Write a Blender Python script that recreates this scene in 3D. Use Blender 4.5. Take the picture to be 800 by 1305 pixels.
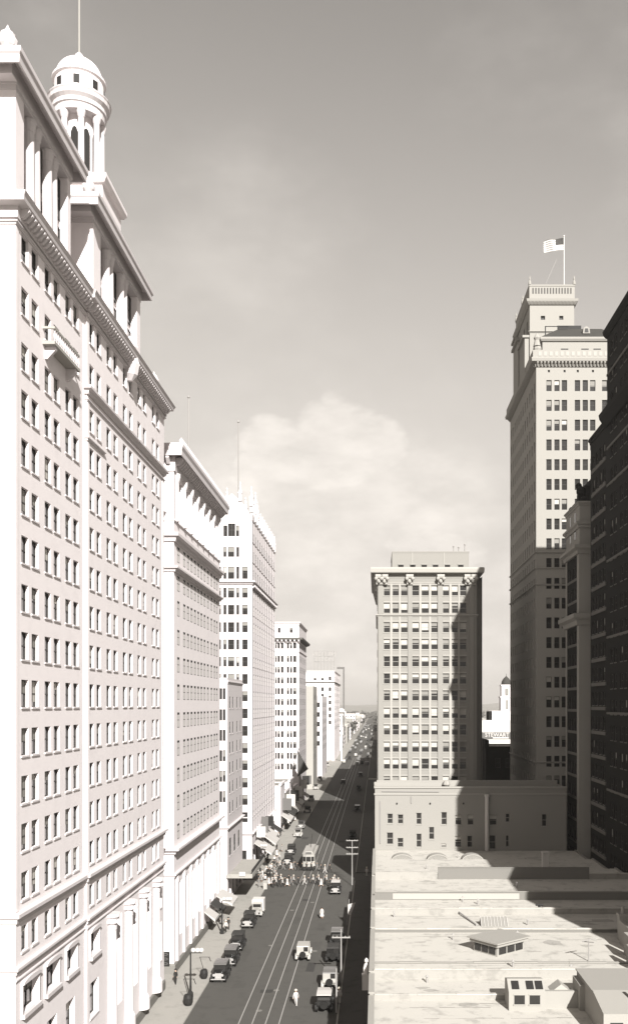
import bpy, math, random
from mathutils import Vector
R = math.radians
random.seed(7)
SC = bpy.context.scene
for o in list(bpy.data.objects): bpy.data.objects.remove(o)
COL = SC.collection

# ------------------------------------------------------------------ camera, sky, sun, exposure
CAMZ = 34.0
cd = bpy.data.cameras.new('camera'); cam = bpy.data.objects.new('camera', cd); COL.objects.link(cam)
cam.location = (0, 0, CAMZ); cam.rotation_euler = (R(90), 0, 0)
cd.sensor_width = 36; cd.sensor_fit = 'AUTO'
cd.lens = 36 * 1185 / 1305.0
cd.shift_x = (400 - 480) / 1305.0
cd.shift_y = (898 - 652.5) / 1305.0
cd.clip_start = 1; cd.clip_end = 20000
SC.camera = cam

SUN_EL, SUN_AZ = R(30), R(16)          # the sun stands behind the camera, 16 degrees to its right
sd = bpy.data.lights.new('sun', 'SUN'); sd.energy = 5.0; sd.angle = R(0.5); sd.color = (1.0, 0.985, 0.955)
sun = bpy.data.objects.new('sun', sd); COL.objects.link(sun)
trav = Vector((-math.sin(SUN_AZ) * math.cos(SUN_EL), math.cos(SUN_AZ) * math.cos(SUN_EL), -math.sin(SUN_EL)))
sun.rotation_euler = trav.to_track_quat('-Z', 'Y').to_euler()
sun.location = (60, -120, 160)
SKY_STRENGTH = 0.079
SC.view_settings.view_transform = 'Standard'; SC.view_settings.look = 'None'
SC.view_settings.gamma = 1.0; SC.view_settings.use_curve_mapping = False
SC.view_settings.exposure = 1.2
SC.render.engine = 'CYCLES'
SC.cycles.use_denoising = True
SC.cycles.max_bounces = 6; SC.cycles.diffuse_bounces = 4

def px_dir(u, v):
    a = (u - 480) / 1185.0; b = (898 - v) / 1185.0
    return math.atan(a), math.atan(b * math.cos(math.atan(a)))

W = bpy.data.worlds.new('World'); SC.world = W; W.use_nodes = True
nt = W.node_tree; N = nt.nodes; L = nt.links
for n in list(N): N.remove(n)
def nd(tree, t, **k):
    n = tree.nodes.new(t)
    for a, b in k.items(): setattr(n, a, b)
    return n
def mth(op, a, b=None, c=None, clamp=False, tree=None):
    tree = tree or nt
    n = nd(tree, 'ShaderNodeMath', operation=op, use_clamp=clamp)
    for i, x in enumerate((a, b, c)):
        if x is None: continue
        if isinstance(x, (int, float)): n.inputs[i].default_value = x
        else: tree.links.new(x, n.inputs[i])
    return n.outputs[0]
sky = nd(nt, 'ShaderNodeTexSky', sky_type='NISHITA', sun_disc=False)
sky.sun_elevation = SUN_EL; sky.sun_rotation = math.pi - SUN_AZ
sky.air_density = 1.0; sky.dust_density = 1.2; sky.ozone_density = 1.0; sky.altitude = 100
sky.sun_rotation = R(180) - SUN_AZ
bw = nd(nt, 'ShaderNodeRGBToBW'); L.new(sky.outputs[0], bw.inputs[0])
tc = nd(nt, 'ShaderNodeTexCoord')
sep = nd(nt, 'ShaderNodeSeparateXYZ'); L.new(tc.outputs['Generated'], sep.inputs[0])
az = mth('ARCTAN2', sep.outputs[0], sep.outputs[1]); el = mth('ARCSINE', sep.outputs[2])
def noise(tree, vec, scale, detail, rough=0.55):
    n = nd(tree, 'ShaderNodeTexNoise'); n.inputs['Scale'].default_value = scale
    n.inputs['Detail'].default_value = detail; n.inputs['Roughness'].default_value = rough
    tree.links.new(vec, n.inputs['Vector']); return n.outputs['Fac']
mp = nd(nt, 'ShaderNodeMapping'); mp.inputs['Scale'].default_value = (1, 1, 2.0); L.new(tc.outputs['Generated'], mp.inputs[0])
nz = noise(nt, mp.outputs[0], 11.0, 9, 0.6)
nz_big = noise(nt, mp.outputs[0], 3.2, 6, 0.55)
def blobs(lst):
    f_ = None
    for (u, v, ru, rv) in lst:
        a0, e0 = px_dir(u, v); ra = ru / 1185.0; re = rv / 1185.0
        dx = mth('MULTIPLY', mth('SUBTRACT', az, a0), 1 / ra); dy = mth('MULTIPLY', mth('SUBTRACT', el, e0), 1 / re)
        d = mth('SUBTRACT', 1.0, mth('ADD', mth('MULTIPLY', dx, dx), mth('MULTIPLY', dy, dy)))
        f_ = d if f_ is None else mth('SMOOTH_MAX', f_, d, 0.25)
    return mth('MAXIMUM', f_, -1.6)
field = blobs([(350, 572, 46, 44), (425, 558, 62, 52), (484, 570, 44, 38), (400, 592, 96, 36), (330, 600, 40, 28), (545, 696, 66, 22), (600, 706, 34, 20)])
bank = blobs([(440, 640, 190, 70), (480, 735, 190, 60), (450, 820, 220, 60), (560, 640, 90, 50), (300, 640, 90, 60)])
bil = mth('ABSOLUTE', mth('SUBTRACT', noise(nt, mp.outputs[0], 16.0, 3, 0.5), 0.5))      # billows: rounded lobes between creases
puff = mth('SUBTRACT', bil, 0.09)
dens = mth('ADD', mth('ADD', mth('MULTIPLY', field, 0.95), mth('MULTIPLY', mth('SUBTRACT', nz, 0.5), 1.5)), mth('ADD', mth('MULTIPLY', puff, 1.6), 0.10))
mr = nd(nt, 'ShaderNodeMapRange', interpolation_type='SMOOTHSTEP'); L.new(dens, mr.inputs[0])
mr.inputs[1].default_value = -0.05; mr.inputs[2].default_value = 0.62; mr.inputs[3].default_value = 0; mr.inputs[4].default_value = 1
wis = nd(nt, 'ShaderNodeMapRange', interpolation_type='SMOOTHSTEP'); L.new(nz_big, wis.inputs[0])
wis.inputs[1].default_value = 0.42; wis.inputs[2].default_value = 0.72; wis.inputs[3].default_value = 0; wis.inputs[4].default_value = 0.3
veil = nd(nt, 'ShaderNodeMapRange', interpolation_type='SMOOTHSTEP'); L.new(mth('ADD', bank, mth('ADD', mth('MULTIPLY', mth('SUBTRACT', nz_big, 0.5), 2.4), mth('MULTIPLY', mth('SUBTRACT', nz, 0.5), 1.2))), veil.inputs[0])
veil.inputs[1].default_value = -0.9; veil.inputs[2].default_value = 1.1; veil.inputs[3].default_value = 0; veil.inputs[4].default_value = .8
cov = mth('MAXIMUM', mth('MAXIMUM', mth('MULTIPLY', mr.outputs[0], 0.95), veil.outputs[0]), wis.outputs[0])
# clear-sky luminance from the sky model, printed as on a slow orthochromatic plate (contrast only, follows the model everywhere)
clear = mth('MULTIPLY', mth('SUBTRACT', 1.0, mth('POWER', 2.71828, mth('MULTIPLY', mth('POWER', mth('MULTIPLY', bw.outputs[0], 1 / 2.0), 1.9), -1.0))), 4.2)
cl_l = mth('ADD', mth('ADD', 5.0, mth('MULTIPLY', mth('SUBTRACT', nz, 0.5), 3.2)), mth('MULTIPLY', puff, 2.0))
mixv = mth('ADD', mth('MULTIPLY', clear, mth('SUBTRACT', 1.0, cov)), mth('MULTIPLY', cl_l, cov))
tint = nd(nt, 'ShaderNodeCombineColor')
L.new(mth('MULTIPLY', mixv, 1.0), tint.inputs[0]); L.new(mth('MULTIPLY', mixv, 0.935), tint.inputs[1]); L.new(mth('MULTIPLY', mixv, 0.866), tint.inputs[2])
bg = nd(nt, 'ShaderNodeBackground'); bg.inputs[1].default_value = SKY_STRENGTH; L.new(tint.outputs[0], bg.inputs[0])
wo = nd(nt, 'ShaderNodeOutputWorld'); L.new(bg.outputs[0], wo.inputs[0])

# ------------------------------------------------------------------ materials
MATS = {}
def mat(name, col, rough=0.85, var=0.12, scale=0.35, fine=0.06, block=None, bump=0.0, streak=0.0, stain=0.0, spec=0.06, metal=0.0, emit=None):
    m = bpy.data.materials.new(name); m.use_nodes = True; t = m.node_tree
    p = t.nodes['Principled BSDF']
    p.inputs['Roughness'].default_value = rough; p.inputs['Metallic'].default_value = metal
    p.inputs['Specular IOR Level'].default_value = spec
    g = nd(t, 'ShaderNodeNewGeometry'); pos = g.outputs['Position']
    n1 = noise(t, pos, scale, 5, 0.6); n2 = noise(t, pos, 9.0, 3, 0.6)
    f = mth('ADD', mth('MULTIPLY', mth('SUBTRACT', n1, 0.5), 2 * var, tree=t), mth('MULTIPLY', mth('SUBTRACT', n2, 0.5), 2 * fine, tree=t), tree=t)
    if streak:                                        # rain streaks and soot: noise stretched along z (or along the street for paving)
        ms = nd(t, 'ShaderNodeMapping'); ms.inputs['Scale'].default_value = (1.3, 1.3, 0.06) if streak > 0 else (1.6, 0.05, 1.0)
        t.links.new(pos, ms.inputs[0]); n3 = noise(t, ms.outputs[0], 1.2, 4, 0.6)
        f = mth('ADD', f, mth('MULTIPLY', mth('SUBTRACT', n3, 0.5), 2 * abs(streak), tree=t), tree=t)
    if stain:                                         # blotches of dirt with an edge of their own
        n4 = noise(t, pos, .55, 6, 0.7); mr4 = nd(t, 'ShaderNodeMapRange', interpolation_type='SMOOTHSTEP'); t.links.new(n4, mr4.inputs[0])
        mr4.inputs[1].default_value = .50; mr4.inputs[2].default_value = .66; mr4.inputs[3].default_value = 0; mr4.inputs[4].default_value = -stain
        f = mth('ADD', f, mr4.outputs[0], tree=t)
    if block:                                         # coursed blocks: the joints sit slightly darker
        sx = nd(t, 'ShaderNodeSeparateXYZ'); t.links.new(pos, sx.inputs[0])
        cx = nd(t, 'ShaderNodeCombineXYZ'); t.links.new(mth('ADD', sx.outputs[0], sx.outputs[1], tree=t), cx.inputs[0]); t.links.new(sx.outputs[2], cx.inputs[1])
        b = nd(t, 'ShaderNodeTexBrick'); t.links.new(cx.outputs[0], b.inputs['Vector'])
        b.inputs['Scale'].default_value = 1.0; b.inputs['Brick Width'].default_value = block[0]; b.inputs['Row Height'].default_value = block[1]
        b.inputs['Mortar Size'].default_value = block[2]; b.inputs['Mortar Smooth'].default_value = 0.3
        b.inputs['Color1'].default_value = (.46, .46, .46, 1); b.inputs['Color2'].default_value = (.56, .56, .56, 1); b.inputs['Mortar'].default_value = (.3, .3, .3, 1)
        rb = nd(t, 'ShaderNodeRGBToBW'); t.links.new(b.outputs['Color'], rb.inputs[0])
        f = mth('ADD', f, mth('MULTIPLY', mth('SUBTRACT', rb.outputs[0], 0.5), block[3], tree=t), tree=t)
    f = mth('MAXIMUM', mth('ADD', f, 1.0, tree=t), 0.1, tree=t)
    vm = nd(t, 'ShaderNodeVectorMath', operation='SCALE'); vm.inputs[0].default_value = col; t.links.new(f, vm.inputs['Scale'])
    t.links.new(vm.outputs[0], p.inputs['Base Color'])
    if bump:
        bp = nd(t, 'ShaderNodeBump'); bp.inputs['Strength'].default_value = bump; bp.inputs['Distance'].default_value = 0.05
        t.links.new(n2, bp.inputs['Height']); t.links.new(bp.outputs[0], p.inputs['Normal'])
    MATS[name] = m
    return m
def g3(v, k=0.955, j=0.90): return (v, v * k, v * j)
mat('white_terracotta', g3(0.43, .93, .925), var=.12, block=(1.1, .58, .02, .5), streak=.22, stain=.08)
mat('white_stone', g3(0.38, .93, .925), var=.12, streak=.22, stain=.10)
mat('pale_stone', g3(0.44, .93, .925), var=.12, block=(1.4, .7, .02, .45), streak=.2, stain=.08)
mat('cream_terracotta', g3(0.37, .93, .925), var=.09, streak=.12, block=(1.2, .6, .01, .25))
mat('tan_stone', g3(0.185, .952, .87), var=.07, streak=.08, block=(1.2, .6, .012, .3))
mat('grey_brick', g3(0.15, .952, .87), var=.08, streak=.07, block=(.6, .2, .012, .5))
mat('grey_terracotta', g3(0.24, .952, .87), var=.10, streak=.08)
mat('buff_brick', g3(0.15, .952, .87), var=.10, streak=.10, block=(.5, .16, .012, .5))
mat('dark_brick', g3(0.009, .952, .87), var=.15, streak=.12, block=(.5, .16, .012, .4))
mat('dark_trim', g3(0.085, .952, .87), var=.15, streak=.1)
mat('roof_gravel', g3(0.285, .952, .87), var=.26, scale=.28, fine=.24, stain=.38, bump=.5)
mat('whitewash', g3(0.20, .952, .87), var=.12, fine=.10, streak=.10)
mat('old_plaster', g3(0.155, .952, .87), var=.22, scale=.5, fine=.16, streak=.35, stain=.3)
mat('tarred_wall', g3(0.085, .952, .87), var=.3, scale=.5, fine=.16, streak=.35)
mat('blind_white', g3(0.52, .945, .91), var=.06)
mat('tar_patch', g3(0.205, .952, .87), var=.25, fine=.25, stain=.3)
mat('tar_roof', g3(0.16, .952, .87), var=.2, fine=.12)
mat('slate_tile', g3(0.03, .952, .87), var=.12, block=(.9, .35, .03, .7))
mat('asphalt', g3(0.045, .952, .87), var=.2, scale=.12, fine=.2, streak=-.3, stain=.22, bump=.3)
mat('asphalt_dark', g3(0.034), var=.2, fine=.2)
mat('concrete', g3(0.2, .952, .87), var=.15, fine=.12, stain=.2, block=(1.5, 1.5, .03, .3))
mat('shade_and_patch_paving', g3(0.05, .952, .87), var=.2, fine=.2, stain=.25)
mat('granite', g3(0.13, .952, .87), var=.12, fine=.12)
mat('earth', g3(0.17, .952, .87), var=.2, scale=.02)
mat('rail_steel', g3(0.24, .95, .90), rough=.4, var=.1)
mat('glass', (0.018, 0.017, 0.016), rough=.12, var=.2, spec=.35)
mat('frame_dark', g3(0.06), var=.1)
mat('frame_pale', g3(0.24, .952, .87), var=.1)
mat('blind_pale', g3(0.3, .952, .87), var=.12, fine=.1)
mat('blind_grey', g3(0.16, .952, .87), var=.12, fine=.1)
mat('black_iron', g3(0.02), rough=.5, var=.1)
mat('grey_iron', g3(0.22, .95, .9), rough=.6, var=.1)
mat('galvanised', g3(0.36, .95, .9), rough=.5, var=.12, streak=.1)
mat('canvas_white', g3(0.34, .95, .9), var=.08)
mat('canvas_dark', g3(0.035), var=.12)
mat('paint_black', g3(0.012), rough=.25, var=.1, spec=.5)
mat('paint_grey', g3(0.09, .95, .9), rough=.3, var=.1, spec=.5)
mat('paint_pale', g3(0.26, .952, .87), rough=.4, var=.08, spec=.5)
mat('paint_white', g3(0.45, .95, .9), rough=.5, var=.06)
mat('rubber', g3(0.015), var=.1)
mat('chrome', g3(0.55, .96, .92), rough=.25, metal=.6, var=.05)
mat('cloth_white', g3(0.38, .95, .9), var=.06)
mat('cloth_grey', g3(0.16, .95, .9), var=.1)
mat('cloth_dark', g3(0.025), var=.1)
mat('skin', (0.36, 0.25, 0.19), var=.05)
mat('straw', g3(0.5, .93, .8), var=.06)
mat('leaf', g3(0.06, .952, .87), var=.3, scale=1.2, fine=.3)
mat('bark', g3(0.08), var=.2)
mat('flag_dark', g3(0.05), var=.05)
mat('flag_red', g3(0.16), var=.05)
mat('flag_white', g3(0.62, .95, .9), var=.05)
mat('town_wall', g3(0.3, .952, .87), var=.12, block=(3.2, 3.4, .35, .8))
M = MATS

# ------------------------------------------------------------------ mesh helpers
class MB:
    def __init__(s): s.v = []; s.f = []; s.m = []
    def face(s, pts, mi=0):
        k = len(s.v); s.v += [tuple(p) for p in pts]; s.f.append(tuple(range(k, k + len(pts)))); s.m.append(mi)
    def box(s, x0, y0, z0, x1, y1, z1, mi=0):
        if x0 > x1: x0, x1 = x1, x0
        if y0 > y1: y0, y1 = y1, y0
        k = len(s.v)
        s.v += [(x0, y0, z0), (x1, y0, z0), (x1, y1, z0), (x0, y1, z0), (x0, y0, z1), (x1, y0, z1), (x1, y1, z1), (x0, y1, z1)]
        for q in ((3, 2, 1, 0), (4, 5, 6, 7), (0, 1, 5, 4), (1, 2, 6, 5), (2, 3, 7, 6), (3, 0, 4, 7)):
            s.f.append(tuple(k + i for i in q)); s.m.append(mi)
        return s
    def prism(s, pts, vec, mi=0):
        k = len(s.v); n = len(pts); vec = Vector(vec)
        s.v += [tuple(p) for p in pts] + [tuple(Vector(p) + vec) for p in pts]
        s.f.append(tuple(range(k + n - 1, k - 1, -1))); s.f.append(tuple(range(k + n, k + 2 * n))); s.m += [mi, mi]
        for i in range(n):
            j = (i + 1) % n; s.f.append((k + i, k + j, k + n + j, k + n + i)); s.m.append(mi)
        return s
    def lathe(s, cx, cy, prof, n=12, mi=0, cap=True):
        k = len(s.v)
        for r, z in prof:
            for i in range(n):
                a = 2 * math.pi * i / n; s.v.append((cx + r * math.cos(a), cy + r * math.sin(a), z))
        for j in range(len(prof) - 1):
            for i in range(n):
                q = (i + 1) % n
                s.f.append((k + j * n + i, k + j * n + q, k + (j + 1) * n + q, k + (j + 1) * n + i)); s.m.append(mi)
        if cap:
            s.f.append(tuple(range(k + n - 1, k - 1, -1))); s.m.append(mi)
            e = k + (len(prof) - 1) * n; s.f.append(tuple(range(e, e + n))); s.m.append(mi)
        return s
    def tube(s, p, q, r, n=6, mi=0, r2=None):
        p = Vector(p); q = Vector(q); d = (q - p).normalized(); r2 = r if r2 is None else r2
        a = d.cross(Vector((0, 0, 1)));
        if a.length < 1e-3: a = Vector((1, 0, 0))
        a.normalize(); b = d.cross(a); k = len(s.v)
        for (c, rr) in ((p, r), (q, r2)):
            for i in range(n):
                t = 2 * math.pi * i / n; s.v.append(tuple(c + a * (rr * math.cos(t)) + b * (rr * math.sin(t))))
        for i in range(n):
            j = (i + 1) % n; s.f.append((k + i, k + j, k + n + j, k + n + i)); s.m.append(mi)
        s.f.append(tuple(range(k + n - 1, k - 1, -1))); s.f.append(tuple(range(k + n, k + 2 * n))); s.m += [mi, mi]
        return s
    def ball(s, cx, cy, cz, r, n=10, mi=0, sz=1.0):
        pr = [(max(1e-3, r * math.sin(math.pi * i / 6)), cz - r * sz * math.cos(math.pi * i / 6)) for i in range(7)]
        return s.lathe(cx, cy, pr, n, mi)
    def ring(s, x0, y0, x1, y1, prof, mi=0):          # moulding that runs round a rectangle, mitred at the corners; prof = closed (out, z)
        k = len(s.v); n = len(prof)
        for o, z in prof: s.v += [(x0 - o, y0 - o, z), (x1 + o, y0 - o, z), (x1 + o, y1 + o, z), (x0 - o, y1 + o, z)]
        for i in range(n):
            j = (i + 1) % n
            for c in range(4):
                d = (c + 1) % 4; s.f.append((k + 4 * i + c, k + 4 * i + d, k + 4 * j + d, k + 4 * j + c)); s.m.append(mi)
        return s
    def mesh(s, name, mats, off=(0, 0, 0)):
        me = bpy.data.meshes.new(name)
        me.from_pydata([(a - off[0], b - off[1], c - off[2]) for a, b, c in s.v], [], s.f)
        for m_ in (mats if isinstance(mats, (list, tuple)) else [mats]): me.materials.append(M[m_] if isinstance(m_, str) else m_)
        if any(s.m): me.polygons.foreach_set('material_index', s.m)
        me.update(); return me
def wloc(o):
    p = Vector((0, 0, 0))
    while o is not None: p += o.location; o = o.parent
    return p
def link(name, me, parent=None, loc=(0, 0, 0), rz=0.0):
    o = bpy.data.objects.new(name, me); COL.objects.link(o); o.parent = parent; o.location = loc; o.rotation_euler = (0, 0, rz); return o
def part(name, mb, mats, parent, kind=None, label=None):     # mb holds world coordinates, parent unrotated
    o = link(name, mb.mesh(name, mats, wloc(parent)), parent)
    if kind: o['kind'] = kind
    if label: o['label'] = label
    return o
def tag(o, label, cat, group=None, kind=None):
    o['label'] = label; o['category'] = cat
    if group: o['group'] = group
    if kind: o['kind'] = kind
    return o
def empty(name, loc, label, cat, group=None, rz=0.0):
    return tag(link(name, None, None, loc, rz), label, cat, group)
def struct(name, mb, mats, kind='structure'):
    o = link(name, mb.mesh(name, mats)); o['kind'] = kind; return o
def thing(name, mb, mats, label, cat, base, group=None):
    return tag(link(name, mb.mesh(name, mats, base), None, base), label, cat, group)
def copy_tree(o, parent=None):
    c = o.copy(); COL.objects.link(c); c.parent = parent
    for ch in list(o.children): copy_tree(ch, c)
    return c
def G(u, v, z=0.0):                                   # where a photo point stands on a level at height z
    y = 1185.0 * (CAMZ - z) / (v - 898.0); return ((u - 480) * y / 1185.0, y)

# ------------------------------------------------------------------ windows
WCACHE = {}
def wmesh(kind, w, h, style):
    key = (kind, round(w, 2), round(h, 2), style)
    if key in WCACHE: return WCACHE[key]
    b = MB(); w2 = w / 2 - .004; h2 = h - .004; t = .07; d = .07
    if kind == 'frame':
        b.box(-w2, -d, .004, -w2 + t, 0, h2); b.box(w2 - t, -d, .004, w2, 0, h2)
        b.box(-w2 + t, -d, .004, w2 - t, 0, .004 + t); b.box(-w2 + t, -d, h2 - t, w2 - t, 0, h2)
        if style != 'plain': b.box(-w2 + t, -d + .01, h * .5 - .04, w2 - t, -.002, h * .5 + .04)
        if style == 'grid':
            for k in (1, 2): b.box(-w2 + w * k / 3 - .03, -d + .015, .004 + t, -w2 + w * k / 3 + .03, -.004, h2 - t)
        elif style == 'wide': b.box(-.04, -d + .015, .004 + t, .04, -.004, h2 - t)
    elif kind == 'pane': b.face([(-w / 2 - .02, 0.004, -.02), (w / 2 + .02, 0.004, -.02), (w / 2 + .02, 0.004, h + .02), (-w / 2 - .02, 0.004, h + .02)])
    elif kind == 'sill': b.box(-w / 2 - .1, -style - .09, -.13, w / 2 + .1, -style + .02, -.004)
    WCACHE[key] = b.mesh('window_' + kind, {'frame': 'frame_pale', 'pane': 'glass', 'sill': 'white_stone'}[kind]); return WCACHE[key]
def blind_mesh(w, h, fr, mt):
    key = ('blind', round(w, 2), round(h, 2), fr, mt)
    if key not in WCACHE:
        b = MB(); b.box(-w / 2 + .08, -.03, h * (1 - fr), w / 2 - .08, -.012, h - .08); WCACHE[key] = b.mesh('blind', mt)
    return WCACHE[key]
def lintel_shade_sheet(w, h, mt):  # pale lower sheet; the dark pane left above it imitates lintel shade
    key = ('lintel_shade', round(w, 2), round(h, 2), mt)
    if key not in WCACHE:
        b = MB(); b.box(-w / 2 + .03, -.055, .03, w / 2 - .03, -.012, h * .84); WCACHE[key] = b.mesh('blind', mt)
    return WCACHE[key]
def remat(me, mt):
    key = ('re', me.name, mt)
    if key not in WCACHE:
        c = me.copy(); c.materials.clear(); c.materials.append(M[mt]); WCACHE[key] = c
    return WCACHE[key]
ROT = {'F': 0.0, 'E': R(90), 'W': R(-90)}
class Bld:
    def __init__(s, name, label, base, group=None, cat='building', wall='white_terracotta', frame='frame_pale', sill=None, blinds=(), cap=300):
        s.root = empty(name, base, label, cat, group); s.base = Vector(base); s.wall = MB(); s.wins = []; s.rf = MB()
        s.wm = wall; s.fm = frame; s.sill = sill; s.blinds = blinds; s.cap = cap
    def P(s, face, pos, a, z, out=0.0):
        return {'F': (a, pos - out, z), 'E': (pos + out, a, z), 'W': (pos - out, a, z)}[face]
    def face(s, face, pos, s0, s1, z0, z1, ops=(), depth=.28):
        """a wall with real openings: ops = (s0, s1, z0, z1, style[, depth])"""
        S = sorted({s0, s1, *[round(v, 3) for o in ops for v in o[:2]]}); Z = sorted({z0, z1, *[round(v, 3) for o in ops for v in o[2:4]]})
        hole = set()
        for o in ops:
            i0, i1 = S.index(round(o[0], 3)), S.index(round(o[1], 3)); j0, j1 = Z.index(round(o[2], 3)), Z.index(round(o[3], 3))
            for i in range(i0, i1):
                for j in range(j0, j1): hole.add((i, j))
        for j in range(len(Z) - 1):
            i = 0
            while i < len(S) - 1:
                if (i, j) in hole: i += 1; continue
                k = i
                while k < len(S) - 1 and (k, j) not in hole: k += 1
                s.wall.face([s.P(face, pos, S[i], Z[j]), s.P(face, pos, S[k], Z[j]), s.P(face, pos, S[k], Z[j + 1]), s.P(face, pos, S[i], Z[j + 1])]); i = k
        for o in ops:
            a, b, c, d = o[:4]; dp = o[5] if len(o) > 5 else depth
            q = [(a, c), (b, c), (b, d), (a, d)]
            for i in range(4):
                (p0, z_0), (p1, z_1) = q[i], q[(i + 1) % 4]
                s.wall.face([s.P(face, pos, p0, z_0), s.P(face, pos, p1, z_1), s.P(face, pos, p1, z_1, -dp), s.P(face, pos, p0, z_0, -dp)])
            s.wins.append((face, pos, (a + b) / 2, c, b - a, d - c, o[4], dp))
    def plain(s, face, pos, s0, s1, z0, z1): s.face(face, pos, s0, s1, z0, z1)
    def back(s, x0, y0, x1, y1, z0, z1, sides='BR'):
        if 'B' in sides: s.wall.face([(x0, y1, z0), (x1, y1, z0), (x1, y1, z1), (x0, y1, z1)])
        if 'F' in sides: s.wall.face([(x0, y0, z0), (x1, y0, z0), (x1, y0, z1), (x0, y0, z1)])
        if 'L' in sides: s.wall.face([(x0, y0, z0), (x0, y1, z0), (x0, y1, z1), (x0, y0, z1)])
        if 'R' in sides: s.wall.face([(x1, y0, z0), (x1, y1, z0), (x1, y1, z1), (x1, y0, z1)])
    def roof(s, x0, y0, x1, y1, z): s.rf.box(x0 + .01, y0 + .01, z - .3, x1 - .01, y1 - .01, z)
    def done(s, roofmat='tar_roof'):
        part('wall', s.wall, s.wm, s.root)
        if s.rf.f: part('roof', s.rf, roofmat, s.root)
        def size(w):
            p = s.P(w[0], w[1], w[2], w[3]); d2 = p[1] ** 2; c = abs(p[0]) / p[1] if w[0] != 'F' else 1.0
            return w[4] * w[5] / d2 * max(c, .05)
        ws = sorted(s.wins, key=size, reverse=True); rng = random.Random(len(ws))
        rest = MB()
        for i, (f, pos, a, z, w, h, st, dp) in enumerate(ws):
            p = Vector(s.P(f, pos, a, z, -dp)) - s.base
            if i >= s.cap:
                for me_, mi in ((wmesh('frame', w, h, st), 0), (wmesh('pane', w, h, ''), 1)):
                    k = len(rest.v); c_, s_ = math.cos(ROT[f]), math.sin(ROT[f])
                    for vv in me_.vertices:
                        x, y, zz = vv.co; rest.v.append((p.x + x * c_ - y * s_, p.y + x * s_ + y * c_, p.z + zz))
                    for pl in me_.polygons: rest.f.append(tuple(k + q for q in pl.vertices)); rest.m.append(mi)
                continue
            o = link('window', remat(wmesh('frame', w, h, st), s.fm), s.root, p, ROT[f])
            link('pane', wmesh('pane', w, h, ''), o)
            if s.sill and st != 'grid': link('sill', remat(wmesh('sill', w, h, dp), s.sill), o)
            if dp < .07: link('blind', lintel_shade_sheet(w, h, 'blind_white'), o); continue  # sheet added so the bare pane top stands for the lintel's shadow
            for (pr, fr, mt) in s.blinds:
                if rng.random() < pr:
                    fr = round(rng.choice((.7, .85, 1.0, 1.15)) * fr, 2); link('blind', blind_mesh(w, h, min(fr, .92), mt), o); break
        if rest.f:
            o = link('window', rest.mesh('window_rest', [s.fm, 'glass']), s.root); o['kind'] = 'stuff'
        return s.root
def brackets(root, face, pos, s0, s1, step, size, z0, z1, out, mt, name='modillion_band'):
    b = MB(); n = max(1, int(round((s1 - s0) / step)))
    for i in range(n + 1):
        a = s0 + (s1 - s0) * i / n
        if face == 'E': b.prism([(pos - .02, a - size / 2, z0), (pos + out * .35, a - size / 2, z0), (pos + out, a - size / 2, z1 - (z1 - z0) * .35), (pos + out, a - size / 2, z1), (pos - .02, a - size / 2, z1)], (0, size, 0))
        elif face == 'W': b.prism([(pos + .02, a - size / 2, z0), (pos - out * .35, a - size / 2, z0), (pos - out, a - size / 2, z1 - (z1 - z0) * .35), (pos - out, a - size / 2, z1), (pos + .02, a - size / 2, z1)], (0, size, 0))
        else: b.prism([(a - size / 2, pos + .02, z0), (a - size / 2, pos - out * .35, z0), (a - size / 2, pos - out, z1 - (z1 - z0) * .35), (a - size / 2, pos - out, z1), (a - size / 2, pos + .02, z1)], (size, 0, 0))
    return part(name, b, mt, root, kind='stuff')
def belt(root, x0, y0, x1, y1, z0, z1, out, mt, name='belt_course'):
    h = z1 - z0
    return part(name, MB().ring(x0, y0, x1, y1, [(-.05, z0), (out * .35, z0), (out * .5, z0 + h * .4), (out, z0 + h * .6), (out, z1 - .05), (out * .9, z1), (-.05, z1)]), mt, root)
def grid(cols, rows, w, h, style='sash', depth=None):
    return [((c, c + w, t - h, t, style) if depth is None else (c, c + w, t - h, t, style, depth)) for t in rows for c in cols]
def urn(root, x, y, z, s, mt='white_stone', name='urn'):
    return part(name, MB().lathe(x, y, [(.45 * s, z), (.45 * s, z + .25 * s), (.18 * s, z + .4 * s), (.2 * s, z + .5 * s), (.5 * s, z + .9 * s), (.55 * s, z + 1.2 * s), (.4 * s, z + 1.45 * s), (.42 * s, z + 1.55 * s), (.15 * s, z + 1.8 * s), (.02, z + 2.1 * s)], 12), mt, root)

# ------------------------------------------------------------------ the ground, the street
gm = MB(); gm.face([(-3800, -500, -.02), (3800, -500, -.02), (3800, 6800, -.02), (-3800, 6800, -.02)]); struct('ground', gm, 'earth')
XL, XR, BL = -20.6, -4.25, -25.5
CY0, CY1 = 177.2, 189.6                                # the cross street
rd = MB(); rd.face([(XL - .3, -50, 0), (XR + .3, -50, 0), (XR + .3, 3500, 0), (XL - .3, 3500, 0)])
struct('road', rd, 'asphalt')
cr = MB()
for a, b in ((-300, XL - .3), (XR + .3, 300)): cr.face([(a, CY0 + 2, -.004), (b, CY0 + 2, -.004), (b, CY1 - 2, -.004), (a, CY1 - 2, -.004)])
struct('cross_street', cr, 'asphalt')
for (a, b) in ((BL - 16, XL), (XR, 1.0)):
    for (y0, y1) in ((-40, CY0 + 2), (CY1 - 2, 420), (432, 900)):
        s_ = MB().box(a, y0, -.1, b, y1, .15); struct('pavement', s_, 'concrete' if a < -20 else 'shade_and_patch_paving')  # right pavement coloured darker, its shade put into the material
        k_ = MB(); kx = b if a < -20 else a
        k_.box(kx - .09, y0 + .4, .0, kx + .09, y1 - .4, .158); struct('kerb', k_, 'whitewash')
rails = [-14.72, -13.28, -11.86, -10.42]
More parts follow.
